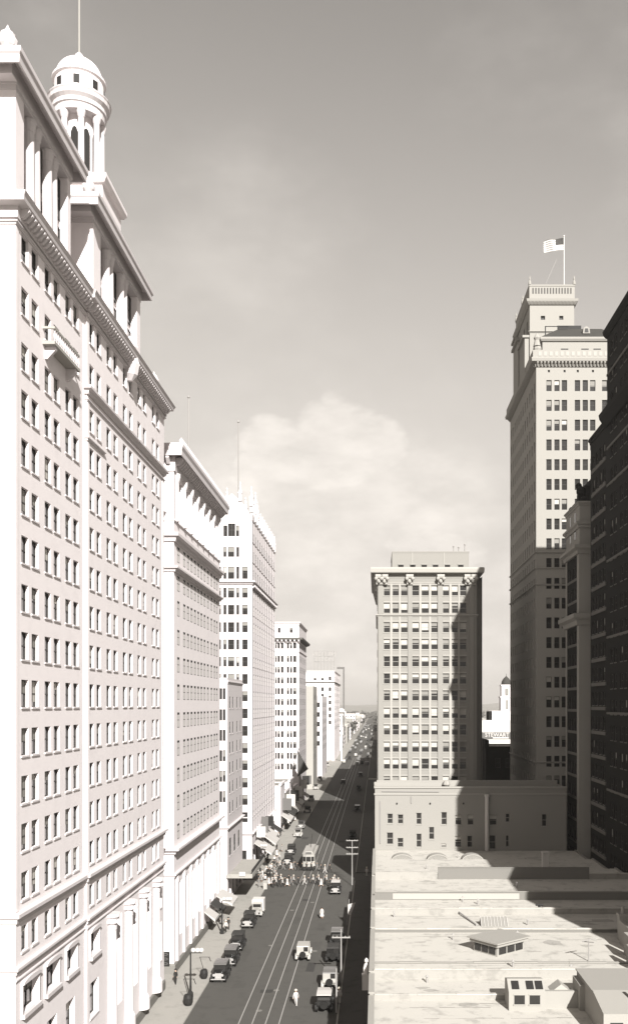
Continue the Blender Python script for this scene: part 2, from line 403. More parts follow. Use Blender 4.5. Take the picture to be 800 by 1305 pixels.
for x, w_ in zip(rails, ('leftmost of the four', 'second from the left of the four', 'third from the left of the four', 'rightmost of the four')):
    tag(link('rail', MB().box(x - .055, -40, .001, x + .055, 1100, .014).mesh('rail', 'rail_steel')), 'steel streetcar rail in the dark asphalt, %s' % w_, 'rail', 'streetcar rails down the middle of the street')
for (u, v) in ((352, 1262), (345, 1205), (401, 1212), (372, 1160), (398, 1150), (330, 1288)):
    x, y = G(u, v); tag(link('manhole_cover', MB().lathe(0, 0, [(.36, .002), (.36, .012), (.28, .016), (.27, .011), (.05, .011)], 16).mesh('manhole_cover', 'tarred_wall'), None, (x, y, 0)), {352: 'iron manhole cover near the kerbside sedans', 345: 'iron manhole cover out from the black touring car', 401: 'iron manhole cover right of the lone pale car', 372: 'iron manhole cover left of the tracks before the crossing', 398: 'iron manhole cover among the tracks near the white dress', 330: 'iron manhole cover nearest the camera on the left lane'}[u], 'manhole cover')
rp = random.Random(9); road_ob = bpy.data.objects['road']
for k in range(16):
    x, y = rp.choice((-18.5, -16.8, -12.6, -8.6, -6.8)) + rp.uniform(-.4, .4), rp.uniform(96, 260); w_, l_ = rp.uniform(.5, 1.1), rp.uniform(1.2, 6)
    part('asphalt_patch', MB().prism([(x - w_, y, .001), (x + w_ * rp.uniform(.7, 1), y + rp.uniform(-.3, .3), .001), (x + w_, y + l_, .001), (x - w_ * rp.uniform(.7, 1), y + l_ + rp.uniform(-.4, .4), .001)], (0, 0, .004 + .0004 * k)), rp.choice(('shade_and_patch_paving', 'asphalt_dark', 'shade_and_patch_paving')), road_ob)
hb = MB(); n = 60
for (yy, zz, amp, sd_) in ((4300, 26, 14, 1), (5700, 36, 16, 2)):
    rr = random.Random(sd_); pts = [(-3700 + 7400 * i / n, yy, zz + amp * (rr.random() - .4)) for i in range(n + 1)]
    for i in range(n):
        p, q = pts[i], pts[i + 1]
        hb.face([(p[0], yy - 900, -1), (q[0], yy - 900, -1), q, p]); hb.face([p, q, (q[0], yy + 900, -1), (p[0], yy + 900, -1)])
struct('hills', hb, 'earth')

# ------------------------------------------------------------------ building: white hotel with the dome (nearest, left)
b1 = Bld('hotel_building', 'tall white hotel block filling the left edge, with colonnaded attic and round domed turret', (-35, 88, 0), wall='white_terracotta', frame='frame_dark', sill='white_stone', blinds=((.25, .45, 'blind_grey'), (.16, .7, 'blind_pale'), (.14, .3, 'blind_pale'), (.15, .8, 'blind_grey')))
AX, BX = -25.5, -25.3
rowsA = [67.9, 64.1, 60.1, 56.7, 53.2, 49.7, 46.2, 42.7, 39.25, 35.8, 32.3, 28.85, 25.4, 21.9]
colA = [66.8, 68.8, 71.5, 73.5, 76.25, 78.25]; colB = [82.0, 84.1, 87.2, 89.5, 92.8, 95.1, 98.5, 100.8, 104.8, 106.9]
opsA = grid(colA, rowsA, 1.35, 1.98) + grid(colA, [18.05], 1.2, 1.85)
opsA += [(66.9, 70.0, 11.7, 14.0, 'grid', .5), (71.6, 74.5, 11.7, 14.0, 'grid', .5), (76.4, 78.9, 11.7, 14.0, 'grid', .5)]
opsA += [(67.4, 69.6, 5.9, 9.4, 'wide', .5), (72.0, 74.2, 5.9, 9.4, 'wide', .5), (76.4, 78.6, 5.9, 9.4, 'wide', .5)]
b1.face('E', AX, 65.7, 81.3, 0, 69.6, opsA, .27)
opsB = grid(colB, rowsA, 1.28, 1.98) + grid(colB, [18.05], 1.15, 1.85)
opsB += [(82.1, 84.6, 11.7, 13.9, 'grid', .5), (82.1, 84.6, 6.2, 9.3, 'wide', .5)] + [(c, c + 2.4, 4.6, 13.4, 'grid', .8) for c in (90.1, 96.0, 101.9)] + [(107.2, 109.4, 10.2, 13.2, 'wide', .4), (107.2, 109.4, 4.0, 8.6, 'wide', .4)]
b1.face('E', BX, 81.3, 110.7, 0, 69.6, opsB, .27)
b1.back(-48, 65.7, AX, 81.3, 0, 69.6, 'FL'); b1.back(-48, 81.3, BX, 110.7, 0, 69.6, 'BL')
b1.wall.face([(AX, 81.3, 0), (BX, 81.3, 0), (BX, 81.3, 69.6), (AX, 81.3, 69.6)])
b1.roof(-48, 65.7, AX, 81.3, 69.6); b1.roof(-48, 81.3, BX, 110.7, 69.6)
r1 = b1.root
for (x1, y0, y1, dz) in ((AX, 65.7, 81.3, 0), (BX, 81.3, 110.7, .004)):
    belt(r1, -48, y0, x1, y1, 18.5 + dz, 19.25 + dz, .42, 'white_stone'); belt(r1, -48, y0, x1, y1, 14.85 + dz, 15.4 + dz, .3, 'white_stone')
    belt(r1, -48, y0, x1, y1, 14.25 + dz, 14.5 + dz, .12, 'white_stone')
    belt(r1, -48, y0, x1, y1, 67.95 + dz, 68.2 + dz, .22, 'white_stone')
    part('cornice', MB().ring(-48, y0, x1, y1, [(-.05, 68.35 + dz), (.25, 68.35 + dz), (.3, 69.1 + dz), (.95, 69.2 + dz), (1.0, 69.45 + dz), (1.15, 69.75 + dz), (1.1, 69.8 + dz), (-.05, 69.8 + dz)]), 'white_stone', r1)
    part('plinth', MB().ring(-48, y0, x1, y1, [(-.05, .16), (.16, .16), (.16, 1.15 + dz), (.05, 1.3 + dz), (-.05, 1.3 + dz)]), 'granite', r1)
brackets(r1, 'E', AX + .28, 66.1, 80.9, .62, .3, 68.55, 69.19, .62, 'white_stone'); brackets(r1, 'E', BX + .28, 81.7, 110.4, .62, .3, 68.55, 69.19, .62, 'white_stone')
belt(r1, -48, 81.3, BX, 110.7, 61.15, 61.85, .5, 'white_stone'); belt(r1, -48, 81.3, BX, 86.2, 57.1, 57.45, .22, 'white_stone'); belt(r1, -48, 81.3, BX, 110.7, 60.55, 60.75, .15, 'white_stone')
# pilaster strips on the shaft
for y in (65.95, 81.0): part('pilaster', MB().box(AX - .02, y - .25, 19.3, AX + .035, y + .28, 67.9), 'white_terracotta', r1)
for y in (81.65, 109.9): part('pilaster', MB().box(BX - .02, y - .22, 19.3, BX + .04, y + .25, 61.1), 'white_terracotta', r1)
# balcony
bal = part('balcony', MB().box(AX - .02, 71.0, 61.55, AX + .95, 77.1, 61.8).box(AX + .75, 71.05, 62.75, AX + .93, 77.05, 62.92).box(AX - .02, 71.05, 62.75, AX + .75, 71.22, 62.92).box(AX - .02, 76.88, 62.75, AX + .75, 77.05, 62.92), 'grey_terracotta', r1)
for i in range(15):
    y = 71.3 + i * .4; link('baluster', MB().lathe(0, 0, [(.08, 0), (.05, .2), (.11, .45), (.05, .75), (.08, .95)], 6).mesh('baluster', 'white_stone') if i == 0 else bal_me, bal, Vector((AX + .84, y, 61.8)) - b1.base)
    if i == 0: bal_me = bal.children[0].data
for y in (71.5, 76.3): part('bracket', MB().prism([(AX - .02, y, 60.6), (AX + .2, y, 60.6), (AX + .85, y, 61.3), (AX + .85, y, 61.54), (AX - .02, y, 61.54)], (0, .35, 0)), 'white_stone', bal)
# attic colonnades
def attic(x, y0, y1, z0, z1, piers, cols, wins, o_=1.05):
    zt = z1 - 1.65
    part('attic_wall', MB().box(-48, y0 + .3, z0, x - .75, y1 - .3, zt + 1.0), 'white_terracotta', r1)
    for (a, b) in piers: part('pier', MB().box(-40, a, z0 + .02, x, b, zt), 'white_terracotta', r1)
    for c in cols:
        for d in (-.6, .6):
            part('column', MB().lathe(x - .45, c + d, [(.58, z0 + .02), (.58, z0 + .35), (.48, z0 + .55), (.42, zt - .9), (.46, zt - .85), (.56, zt - .25), (.6, zt - .2), (.6, zt - .01)], 14), 'white_stone', r1)
    for (a, b) in wins:
        for (q0, q1) in ((z0 + .6, z0 + 3.4), (z0 + 4.1, zt - .25)):  # windows enlarged so their dark glass stands in for the cornice shade
            o = link('window', remat(wmesh('frame', b - a, q1 - q0, 'sash'), 'frame_dark'), r1, Vector((x - .67, (a + b) / 2, q0)) - b1.base, ROT['E']); link('pane', wmesh('pane', b - a, q1 - q0, ''), o)
        bl = part('balustrade', MB().box(x - .4, a - .1, z0 + .95, x - .15, b + .1, z0 + 1.12), 'white_stone', r1)
        nb = max(2, int((b - a) / .36))
        for k in range(nb): link('baluster', bal_me, bl, Vector((x - .27, a + .15 + k * .36, z0 + .02)) - b1.base)
    part('entablature', MB().ring(-46, y0, x, y1, [(-2.4, zt + .003), (.05, zt + .003), (.05, zt + .3), (.14, zt + .34), (.14, zt + .42), (-2.4, zt + .42)]), 'white_stone', r1)
    part('cornice', MB().ring(-46, y0 - .9, x, y1, [(-2.4, zt + .425), (.16, zt + .425), (.16, z1 - .2), (o_ - .2, z1 - .2), (o_ - .2, zt + .62), (o_ - .05, zt + .62), (o_ - .02, z1 - .5), (o_ + .1, z1 - .35), (o_ + .1, z1), (-2.4, z1 + .05)]), 'white_stone', r1)
    b1.roof(-46, y0 + 1, x - 1, y1 - 1, z1 - .1)
attic(AX, 65.7, 77.6, 69.82, 79.15, [(65.75, 67.3), (76.8, 77.55)], [69.95, 73.75], [(67.35, 68.6), (71.1, 72.6), (74.9, 76.75)])
attic(BX, 83.0, 99.6, 69.83, 78.7, [(83.05, 85.3), (98.2, 99.55)], [88.9, 93.9], [(85.4, 87.6), (90.2, 92.6), (95.2, 98.1)])
for (x, y, z, s_) in ((AX - .9, 66.6, 79.95, 1.3), (BX - .7, 84.0, 79.5, 1.1), (BX - .7, 98.6, 79.4, 1.1), (BX - .7, 108.6, 70.6, 1.1), (-28, 88, 80.4, 1.0), (-27.6, 92.5, 80.4, 1.0)):
    part('pedestal', MB().box(x - .7, y - .7, z - .85, x + .7, y + .7, z), 'white_stone', r1); urn(r1, x, y, z, s_)
part('parapet', MB().box(BX - .9, 100.2, 69.83, BX - .2, 107.6, 70.7), 'white_stone', r1)
part('cartouche', MB().lathe(BX + .2, 94.6, [(.3, 66.9), (.8, 67.5), (1.0, 68.6), (.7, 69.6), (.9, 70.3), (.35, 71.2), (.05, 71.5)], 9), 'white_stone', r1)
# round domed turret
tx, ty = -31.0, 97.0
part('turret_base', MB().box(tx - 3.4, ty - 3.4, 69.83, tx + 3.4, ty + 3.4, 87.2).ring(tx - 3.4, ty - 3.4, tx + 3.4, ty + 3.4, [(-.1, 86.4), (.3, 86.5), (.55, 86.9), (.55, 87.28), (-.1, 87.28)]), 'white_terracotta', r1)
part('turret_core', MB().lathe(tx, ty, [(1.55, 87.3), (1.55, 94.7)], 24), 'white_terracotta', r1)
for i in range(8):
    a = 2 * math.pi * (i + .5) / 8; cx, cy = tx + 2.25 * math.cos(a), ty + 2.25 * math.sin(a)
    part('column', MB().lathe(cx, cy, [(.42, 87.31), (.42, 87.6), (.33, 87.75), (.29, 93.9), (.33, 93.95), (.45, 94.5), (.45, 94.69)], 12), 'white_stone', r1)
    a = 2 * math.pi * i / 8
    lm = MB().prism([(-.38, -.03, 0), (.38, -.03, 0), (.38, -.03, 3.6), (.2, -.03, 4.1), (0, -.03, 4.25), (-.2, -.03, 4.1), (-.38, -.03, 3.6)], (0, .25, 0)).mesh('arched_light', 'glass')
    link('window', lm, r1, Vector((tx + 1.54 * math.cos(a), ty + 1.54 * math.sin(a), 89.2)) - b1.base, a + R(90))
part('turret_cornice', MB().lathe(tx, ty, [(2.6, 94.7), (2.65, 95.3), (2.8, 95.4), (2.8, 95.8), (3.1, 96.1), (3.15, 96.45), (3.25, 96.6), (3.2, 96.7), (2.6, 96.75)], 32), 'white_stone', r1)
part('turret_drum', MB().lathe(tx, ty, [(2.5, 96.76), (2.5, 98.6), (2.72, 98.75), (2.72, 98.95), (2.4, 99.0)], 32), 'white_terracotta', r1)
for i in range(8):
    a = 2 * math.pi * i / 8 + .2; o = link('window', MB().box(-.3, -.06, 0, .3, .3, .85).mesh('drum_light', 'glass'), r1, Vector((tx + 2.5 * math.cos(a), ty + 2.5 * math.sin(a), 97.3)) - b1.base, a + R(90))
part('dome', MB().lathe(tx, ty, [(2.4 * math.cos(t * math.pi / 20), 99.0 + 2.2 * math.sin(t * math.pi / 20)) for t in range(0, 10)] + [(.35, 101.3), (.4, 101.7), (.1, 102.0)], 32), 'white_terracotta', r1)
part('flagpole', MB().tube((tx, ty, 101.9), (tx, ty, 112), .09, 8), 'frame_pale', r1)
# lower colonnade
for y in (88.3, 94.2, 100.1, 106.0):
    part('column', MB().lathe(BX + .1, y, [(.8, 1.31), (.8, 2.6), (.6, 3.0), (.58, 7), (.52, 12.6), (.56, 12.7), (.56, 12.85)], 18), 'white_stone', r1)
    cp = MB().lathe(BX + .1, y, [(.56, 12.86), (.6, 13.2), (.8, 13.35), (.64, 13.45), (.72, 13.75), (.95, 13.95), (.95, 14.2)], 12)
    for i in range(8):
        a = i * math.pi / 4; cp.ball(BX + .1 + .78 * math.cos(a), y + .78 * math.sin(a), 13.5, .2, 6)
    part('capital', cp, 'white_stone', r1)
for (y0, y1) in ((66.9, 70.0), (71.6, 74.5), (76.4, 78.9), (82.1, 84.6)):        # arched hoods over the big windows
    x = AX if y0 < 81 else BX; c = (y0 + y1) / 2; w = (y1 - y0) / 2 + .25; a_ = [i * math.pi / 10 for i in range(11)]
    pts = [(x - .02, c - w * math.cos(t), 14.0 - .02 + .0 * t - (0 if True else 0) + .22 * math.sin(t)) for t in a_]
    part('window_hood', MB().prism([(x - .02, c - w, 13.85)] + [(x - .02, c - w * math.cos(t), 13.9 + .3 * math.sin(t)) for t in a_] + [(x - .02, c + w, 13.85)], (.28, 0, 0)), 'white_stone', r1)
    part('sill', MB().box(x - .02, y0 - .2, 11.4, x + .3, y1 + .2, 11.69), 'white_stone', r1)
    for e in (y0 - .22, y1 + .02): part('jamb_moulding', MB().box(x - .02, e, 11.69, x + .14, e + .2, 13.84), 'white_stone', r1)
b1.done()

# ------------------------------------------------------------------ building: white block with heavy bracketed cornice
b2 = Bld('office_building', 'white office block with heavy overhanging bracketed cornice, second along the left side', (-38, 134, 0), wall='pale_stone', frame='frame_dark', sill=None, blinds=((.9, .92, 'blind_white'), (.5, .5, 'blind_grey')))
col2 = [119, 122.7, 125.1, 127.5, 129.9, 132.3, 134.7, 137.2, 139.9, 142.9, 145.6, 147.8]
rows2 = [54.2, 50.5, 47.3, 43.6, 40.1, 36.6, 33, 29.4, 25.9, 22.4, 18.7]
ops2 = grid(col2, rows2, 1.3, 1.95) + [(c, c + 2.5, 57.4, 62.8, 'wide', .85) for c in (119.6, 123.9, 128.2, 132.5, 136.8, 141.1, 145.6)] + [(c, c + 2.3, 4.2, 11.2, 'grid', .6) for c in (119.4, 123.6, 127.9, 132.2, 136.6, 140.9, 145.3)]
b2.face('E', BL, 117, 151, 0, 64.3, ops2, .06)
b2.face('F', 117, -52, BL, 0, 64.3, [(x, x + 1.3, t - 1.9, t, 'sash') for t in rows2 for x in (-29.5, -32.5)], .26)
b2.back(-52, 117, BL, 151, 0, 64.3, 'BL'); b2.roof(-52, 117, BL, 151, 64.3); r2 = b2.root
part('cornice', MB().ring(-52, 117, BL, 151, [(-.1, 63.4), (.15, 63.4), (.2, 64.1), (.2, 66.3), (1.1, 66.3), (1.1, 65.1), (1.22, 65.1), (1.25, 65.7), (1.4, 66.1), (1.4, 66.5), (1.3, 66.6), (-.1, 66.6)]), 'white_stone', r2)
brackets(r2, 'E', BL + .15, 117.6, 150.4, 1.05, .4, 64.2, 65.18, .95, 'white_stone'); brackets(r2, 'F', 117 - .15, -30, BL - .6, 1.05, .4, 64.2, 65.18, .95, 'white_stone')
cr_ = MB()
for i in range(38):
    y = 116 + i * .96; cr_.lathe(BL + 1.15, y, [(.2, 66.58), (.3, 66.9), (.12, 67.15), (.03, 67.3)], 5)
part('cresting', cr_, 'white_stone', r2, kind='stuff')
for (z0, z1, o_) in ((54.55, 55.6, .7), (50.75, 51.45, .6), (15.2, 16.0, .75), (12.2, 12.7, .35), (57.0, 57.3, .15)): belt(r2, -52, 117, BL, 151, z0, z1, o_, 'white_stone')
part('plinth', MB().ring(-52, 117, BL, 151, [(-.05, .16), (.2, .16), (.2, 1.2), (.05, 1.4), (-.05, 1.4)]), 'granite', r2)
for c in (118.7, 122.95, 127.25, 131.55, 135.85, 140.2, 144.4, 149.3):
    part('pilaster', MB().box(BL - .02, c - .5, 1.4, BL + .3, c + .3, 12.15).box(BL - .02, c - .6, 11.4, BL + .36, c + .4, 11.9), 'white_stone', r2)
for c in (118.4, 122.9, 127.2, 131.5, 135.8, 140.1, 144.4, 149.6):
    part('column', MB().lathe(BL - .05, c + .2, [(.5, 57.31), (.5, 57.6), (.4, 57.75), (.36, 62.2), (.5, 62.6), (.55, 62.9), (.55, 63.39)], 12), 'white_stone', r2)
part('flagpole', MB().tube((-29.5, 146, 64.3), (-29.5, 146, 82.2), .1, 6).ball(-29.5, 146, 82.3, .22), 'grey_iron', r2)
part('flagpole', MB().tube((-28.4, 118.8, 66.5), (-28.4, 118.8, 73.4), .07, 6), 'grey_iron', r2)
sg = part('hanging_sign', MB().box(-27.0, 116.72, 1.15, -26.0, 116.9, 2.95), 'black_iron', r2, label='upright black sign with three rows of script')
for i in range(3):
    z = 2.65 - i * .58
    part('sign_emblem', MB().prism([(-26.5 + .32 * math.cos(t * math.pi / 6), 116.715, z - .0 + .17 * math.sin(t * math.pi / 6)) for t in range(12)], (0, -.01, 0)).prism([(-26.5 + .22 * math.cos(t * math.pi / 6), 116.70, z + .09 * math.sin(t * math.pi / 6)) for t in range(12)], (0, -.008, 0), 1), ['paint_grey', 'black_iron'], sg)
b2.done()

# ------------------------------------------------------------------ building: low pale block before the corner
b3 = Bld('corner_block', 'lower plain white block squeezed between the corniced office and the gothic skyscraper', (-33, 168, 0), wall='cream_terracotta', frame='frame_dark', sill='white_stone', blinds=((.3, .5, 'blind_grey'),))
b3.face('E', BL, 159, 176.7, 0, 38.6, grid([161.2, 164.4, 169.4, 173.6], [35.4, 31, 27.5, 24, 20.6, 17.1], 1.2, 2.0) + [(c, c + 2.6, .6, 3.6, 'wide', .4) for c in (160.2, 164.4, 168.6, 172.8)] + grid([161, 166, 171], [10.8], 2.2, 3), .09)
b3.face('F', 159, -45, BL, 0, 38.6, [(x, x + .45, t - 1.9, t, 'plain') for t in (36.8, 33.2, 29.7, 26.2, 22.7, 19.2) for x in (-26.85, -26.3, -29, -31)], .2)
b3.back(-45, 159, BL, 176.7, 0, 38.6, 'BL'); b3.roof(-45, 159, BL, 176.7, 38.3); r3 = b3.root
belt(r3, -45, 159, BL, 176.7, 12.6, 13.1, .45, 'white_stone'); belt(r3, -45, 159, BL, 176.7, 37.6, 38.1, .2, 'white_stone')
cn = part('canopy', MB().box(BL - .02, 158.5, 4.4, -21.2, 176.2, 4.7).box(-21.4, 158.5, 4.7, -21.2, 176.2, 5.1).box(BL, 158.5, 4.7, -21.4, 158.7, 5.1), 'concrete', r3)
rl = MB()
for i in range(30): rl.box(-21.35, 158.7 + i * .58, 5.1, -21.27, 158.78 + i * .58, 5.7)
rl.box(-21.36, 158.6, 5.7, -21.26, 176, 5.78); part('canopy_railing', rl, 'black_iron', cn, kind='stuff')
part('canopy_sign', MB().box(-23.4, 158.3, 4.8, -22.4, 158.46, 5.5), 'galvanised', cn)
b3.done()
def awning(root, x, y0, y1, z, proj, drop, mt, name='awning'):
    p = [(x, y0, z), (x + proj, y0, z - drop), (x + proj, y0, z - drop - .35), (x + proj - .06, y0, z - drop - .35), (x, y0, z - .12)]
    return part(name, MB().prism(p, (0, y1 - y0, 0)), mt, root)
awning(r2, BL + .3, 146.0, 151.6, 4.0, 2.6, 1.3, 'canvas_white'); awning(r2, BL + .3, 141, 144.6, 3.9, 1.8, 1.2, 'canvas_dark')
awning(r2, BL + .3, 136, 139.4, 3.7, 1.6, 1.1, 'canvas_white')

# ------------------------------------------------------------------ building: gothic skyscraper
b4 = Bld('gothic_skyscraper', 'slender white gothic skyscraper with pinnacled parapet and tall flagpole on the corner', (-38, 210, 0), wall='cream_terracotta', frame='frame_dark', sill=None, blinds=((.45, .45, 'blind_grey'), (.2, .5, 'blind_pale')))
rows4 = [57.9 - 3.53 * k for k in range(14)]
fx = [(-32.5, -31.8), (-31.3, -30.7), (-30.35, -29.1), (-28.65, -28.1), (-27.45, -26.35)]
ops4 = [(a, b, t - 2.05, t, 'sash') for t in rows4 for a, b in fx] + [(a, b, 59.7, 62.2, 'sash') for a, b in fx] + [(-31.3, -30.5, 68.4, 70.6, 'sash'), (-30.35, -28.9, 68.4, 71.0, 'wide'), (-28.75, -28.1, 68.4, 70.6, 'sash')] + [(a, b, 64.2, 66.2, 'sash', .1) for a, b in fx[1:4]]
ops4 += [(-31, -29.3, .8, 4.2, 'wide'), (-28.6, -26.6, .8, 4.2, 'wide')]
b4.face('F', 190, -55, BL, 0, 72, ops4, .2)
c4 = [192.2 + 3.45 * k for k in range(12)]
b4.face('E', BL, 190, 233, 0, 72, grid(c4, rows4, 1.5, 2.0, depth=.06) + grid(c4, [61.9, 65.6, 69.3], 1.3, 2.1, depth=.09) + [(c, c + 3.6, .7, 4.2, 'wide', .3) for c in (191.5, 196.5, 201.5, 206.5, 211.5, 216.5, 221.5, 226.5)], .14)
b4.back(-55, 190, BL, 233, 0, 72, 'BL'); b4.roof(-55, 190, BL, 233, 71.6); r4 = b4.root
for (z0, z1, o_) in ((58.55, 59.25, .75), (7.3, 7.9, .5), (52.2, 52.4, .06), (41.6, 41.8, .06), (31.0, 31.2, .06), (20.4, 20.6, .06), (10.8, 11.0, .1), (67.2, 67.4, .12), (63.1, 63.3, .12)): belt(r4, -55, 190, BL, 233, z0, z1, o_, 'white_stone')
brackets(r4, 'E', BL, 190.6, 232.6, 1.0, .45, 57.9, 58.54, .6, 'white_stone')
for k in range(13): part('pier', MB().box(BL - .02, 190.25 + 3.45 * k - .25, 8, BL + .07, 190.25 + 3.45 * k + .3, 58.5).box(BL - .02, 190.25 + 3.45 * k - .25, 59.3, BL + .07, 190.25 + 3.45 * k + .3, 72.4), 'cream_terracotta', r4)
pin_me = MB().box(-.35, -.35, 0, .35, .35, 1.6).prism([(-.42, -.42, 1.6), (.42, -.42, 1.6), (.42, .42, 1.6), (-.42, .42, 1.6)], (0, 0, .2)).lathe(0, 0, [(.38, 1.8), (.2, 2.6), (.28, 2.75), (.1, 3.4), (.22, 3.55), (.02, 4.0)], 6).mesh('pinnacle', 'white_stone')
pins = [(BL + .0, 190.3 + 3.45 * k, 72.0 if k else 73.4) for k in range(13)] + [(-27.9, 190.1, 75.6), (-25.6, 190.0, 74.6), (-30.6, 190.1, 74.4), (-33, 190.1, 73.0), (-26.8, 190.2, 72.5), (-25.3, 194.0, 74.4), (-25.4, 198.0, 73.2)]
for p in pins: link('pinnacle', pin_me, r4, Vector(p) - b4.base)
part('gable', MB().prism([(-33.4, 190.02, 72), (-25.9, 190.02, 72), (-26.2, 190.02, 73.6), (-27.6, 190.02, 75.4), (-29.6, 190.02, 77.2), (-31.4, 190.02, 75.4), (-33, 190.02, 73.6)], (0, 4.5, 0)), 'cream_terracotta', r4)
part('parapet', MB().ring(-55, 190, BL, 233, [(.02, 71.7), (.12, 71.7), (.12, 73.0), (-.3, 73.0), (-.3, 71.61), (.02, 71.61)]), 'white_stone', r4)
part('flagpole', MB().tube((-28.7, 193, 76), (-28.7, 193, 92.6), .13, 6).ball(-28.7, 193, 92.7, .26), 'grey_iron', r4)
for i, (y0, y1, z, pr, dr, mt) in enumerate([(191, 198.5, 5.6, 3.6, 2.2, 'canvas_white'), (200, 203.2, 5.0, 1.5, 1.2, 'canvas_dark'), (204.5, 212.5, 5.4, 3.0, 2.0, 'canvas_white'), (214, 219, 5.0, 2.0, 1.3, 'canvas_white'), (221, 226, 5.2, 2.2, 1.4, 'canvas_dark')]): awning(r4, BL + .35, y0, y1, z, pr, dr, mt)
part('shop_sign', MB().box(BL + .3, 203.3, 6.0, BL + 1.8, 203.5, 9.5), 'paint_grey', r4)
b4.done()

# ------------------------------------------------------------------ building: fourteen storeys, bracketed cornice, further on
b5 = Bld('distant_office_block', 'white mid-distance office block of triple windows beyond the gothic skyscraper, with dark corner cornice', (-37, 320, 0), wall='cream_terracotta', frame='frame_dark', blinds=((.3, .4, 'blind_grey'),))
fx5 = [(-33.25, -32.75), (-32.5, -31.75), (-31.4, -30.6), (-29.45, -28.75), (-28.4, -27.75), (-27.35, -26.4)]
rows5 = [50.0 - 3.53 * k for k in range(11)]
b5.face('F', 305, -50, BL, 0, 61, [(a, b, t - 2.0, t, 'sash') for t in rows5 for a, b in fx5] + [(a, b, 52.4, 54.4, 'sash') for a, b in fx5] + [(-32.4, -31.6, 57.6, 59.2, 'plain'), (-28.5, -27.6, 57.6, 59.2, 'plain')], .25)
c5 = [306.5 + 4.2 * k for k in range(7)]
b5.face('E', BL, 305, 336, 0, 61, grid(c5, rows5 + [54.4], 2.4, 2.0, depth=.09), .09)
b5.back(-50, 305, BL, 336, 0, 61, 'BL'); b5.roof(-50, 305, BL, 336, 60.6); r5 = b5.root
part('cornice', MB().ring(-50, 305, BL, 336, [(-.05, 54.8), (.2, 54.8), (1.2, 55.3), (1.35, 55.9), (-.05, 55.9)]), 'dark_trim', r5)
brackets(r5, 'F', 304.8, -49, -25.5, 1.4, .6, 54.3, 55.25, .9, 'white_stone'); belt(r5, -50, 305, BL, 336, 51.2, 51.6, .25, 'white_stone'); belt(r5, -50, 305, BL, 336, 60.2, 61.1, .5, 'white_stone')
awning(r5, BL, 306, 313, 5.5, 2.8, 1.8, 'canvas_white')
b5.done()
part('banner', MB().prism([(-25.2, 296.2, 19.5), (-21.8, 296.2, 13.5), (-25.2, 296.2, 11.0)], (0, .15, 0)), 'flag_dark', r5, label='dark pennant hung out over the pavement')
part('banner_pole', MB().tube((-25.5, 305.2, 19.6), (-24.9, 296.3, 19.7), .1), 'black_iron', r5)
b6 = Bld('grey_walled_block', 'narrow block showing one blank grey end wall beside the distant office block', (-30, 380, 0), wall='grey_terracotta', frame='frame_dark')
b6.face('F', 373, -38, BL, 0, 41.5, [], .2); b6.face('E', BL, 373, 398, 0, 41.5, grid([375, 379, 383, 387, 391], [38, 34, 30, 26, 22, 18, 14], 1.8, 2.0), .08); b6.back(-38, 373, BL, 398, 0, 41.5, 'BL'); b6.roof(-38, 373, BL, 398, 41.2); b6.done()
b7 = Bld('pale_midrise', 'plain pale midrise in front of the rooftop hotel sign', (-34, 450, 0), wall='cream_terracotta', frame='frame_dark')
b7.face('F', 434, -46, BL, 0, 38, [(x, x + 1.4, t - 2.2, t, 'sash') for t in (35, 30.5, 26, 21.5, 17) for x in (-33.6, -30.6, -28)], .3); b7.face('E', BL, 434, 476, 0, 38, grid([437 + 5 * k for k in range(8)], (35, 31, 27, 23, 19, 15), 2.0, 2.2), .08); b7.back(-46, 434, BL, 476, 0, 38, 'BL'); b7.roof(-46, 434, BL, 476, 37.7); b7.done()
b8 = Bld('hotel_block', 'distant pale hotel block carrying a mirrored rooftop sign and a tall blade sign', (-36, 590, 0), wall='pale_stone', frame='frame_dark', blinds=((.4, .5, 'blind_pale'),))
b8.face('F', 560, -48, BL, 0, 54.2, [(x, x + 1.6, t - 2.4, t, 'sash') for t in (51, 44.5, 40.5, 36.5, 32.5, 28.5, 24.5) for x in (-38, -33.5, -29)], .3)
b8.face('E', BL, 560, 640, 0, 54.2, grid([563 + 6.3 * k for k in range(12)], [51, 45, 41, 37, 33, 29, 25, 21], 2.2, 2.2), .08); b8.back(-48, 560, BL, 640, 0, 54.2, 'BL'); b8.roof(-48, 560, BL, 640, 53.8); r8 = b8.root
belt(r8, -48, 560, BL, 640, 46.9, 47.7, .7, 'dark_trim'); belt(r8, -48, 560, BL, 640, 53.6, 54.4, .5, 'white_stone')
b8.done()
bs = part('blade_sign', MB().box(-21.6, 592, 15.0, -20.6, 592.8, 58.0).box(-25.4, 592.1, 56.6, -21.6, 592.7, 58.0).box(-25.4, 592.1, 20, -21.6, 592.6, 20.5), 'paint_grey', r8, label='tall dark vertical blade sign')
def text_mesh(s, size, depth, mt, name):
    c = bpy.data.curves.new(name, 'FONT'); c.body = s; c.size = size; c.extrude = depth; c.align_x = 'CENTER'; c.resolution_u = 2
    o = bpy.data.objects.new(name, c); COL.objects.link(o); dg = bpy.context.evaluated_depsgraph_get(); dg.update()
    me = bpy.data.meshes.new_from_object(o.evaluated_get(dg)); bpy.data.objects.remove(o); me.materials.clear(); me.materials.append(M[mt]); me.name = name; return me
for txt, z in (('HILTON', 63.6), ('HOTEL', 60.3)):       # it faces the far side, so from here it reads reversed
    o = link('roof_letters', text_mesh(txt, 3.9, .12, 'grey_iron', 'roof_letters'), r8, Vector((-32, 566, z)) - b8.base); o.rotation_euler = (R(90), 0, R(180)); o['label'] = 'open rooftop letters %s seen from behind' % txt
fr = MB()
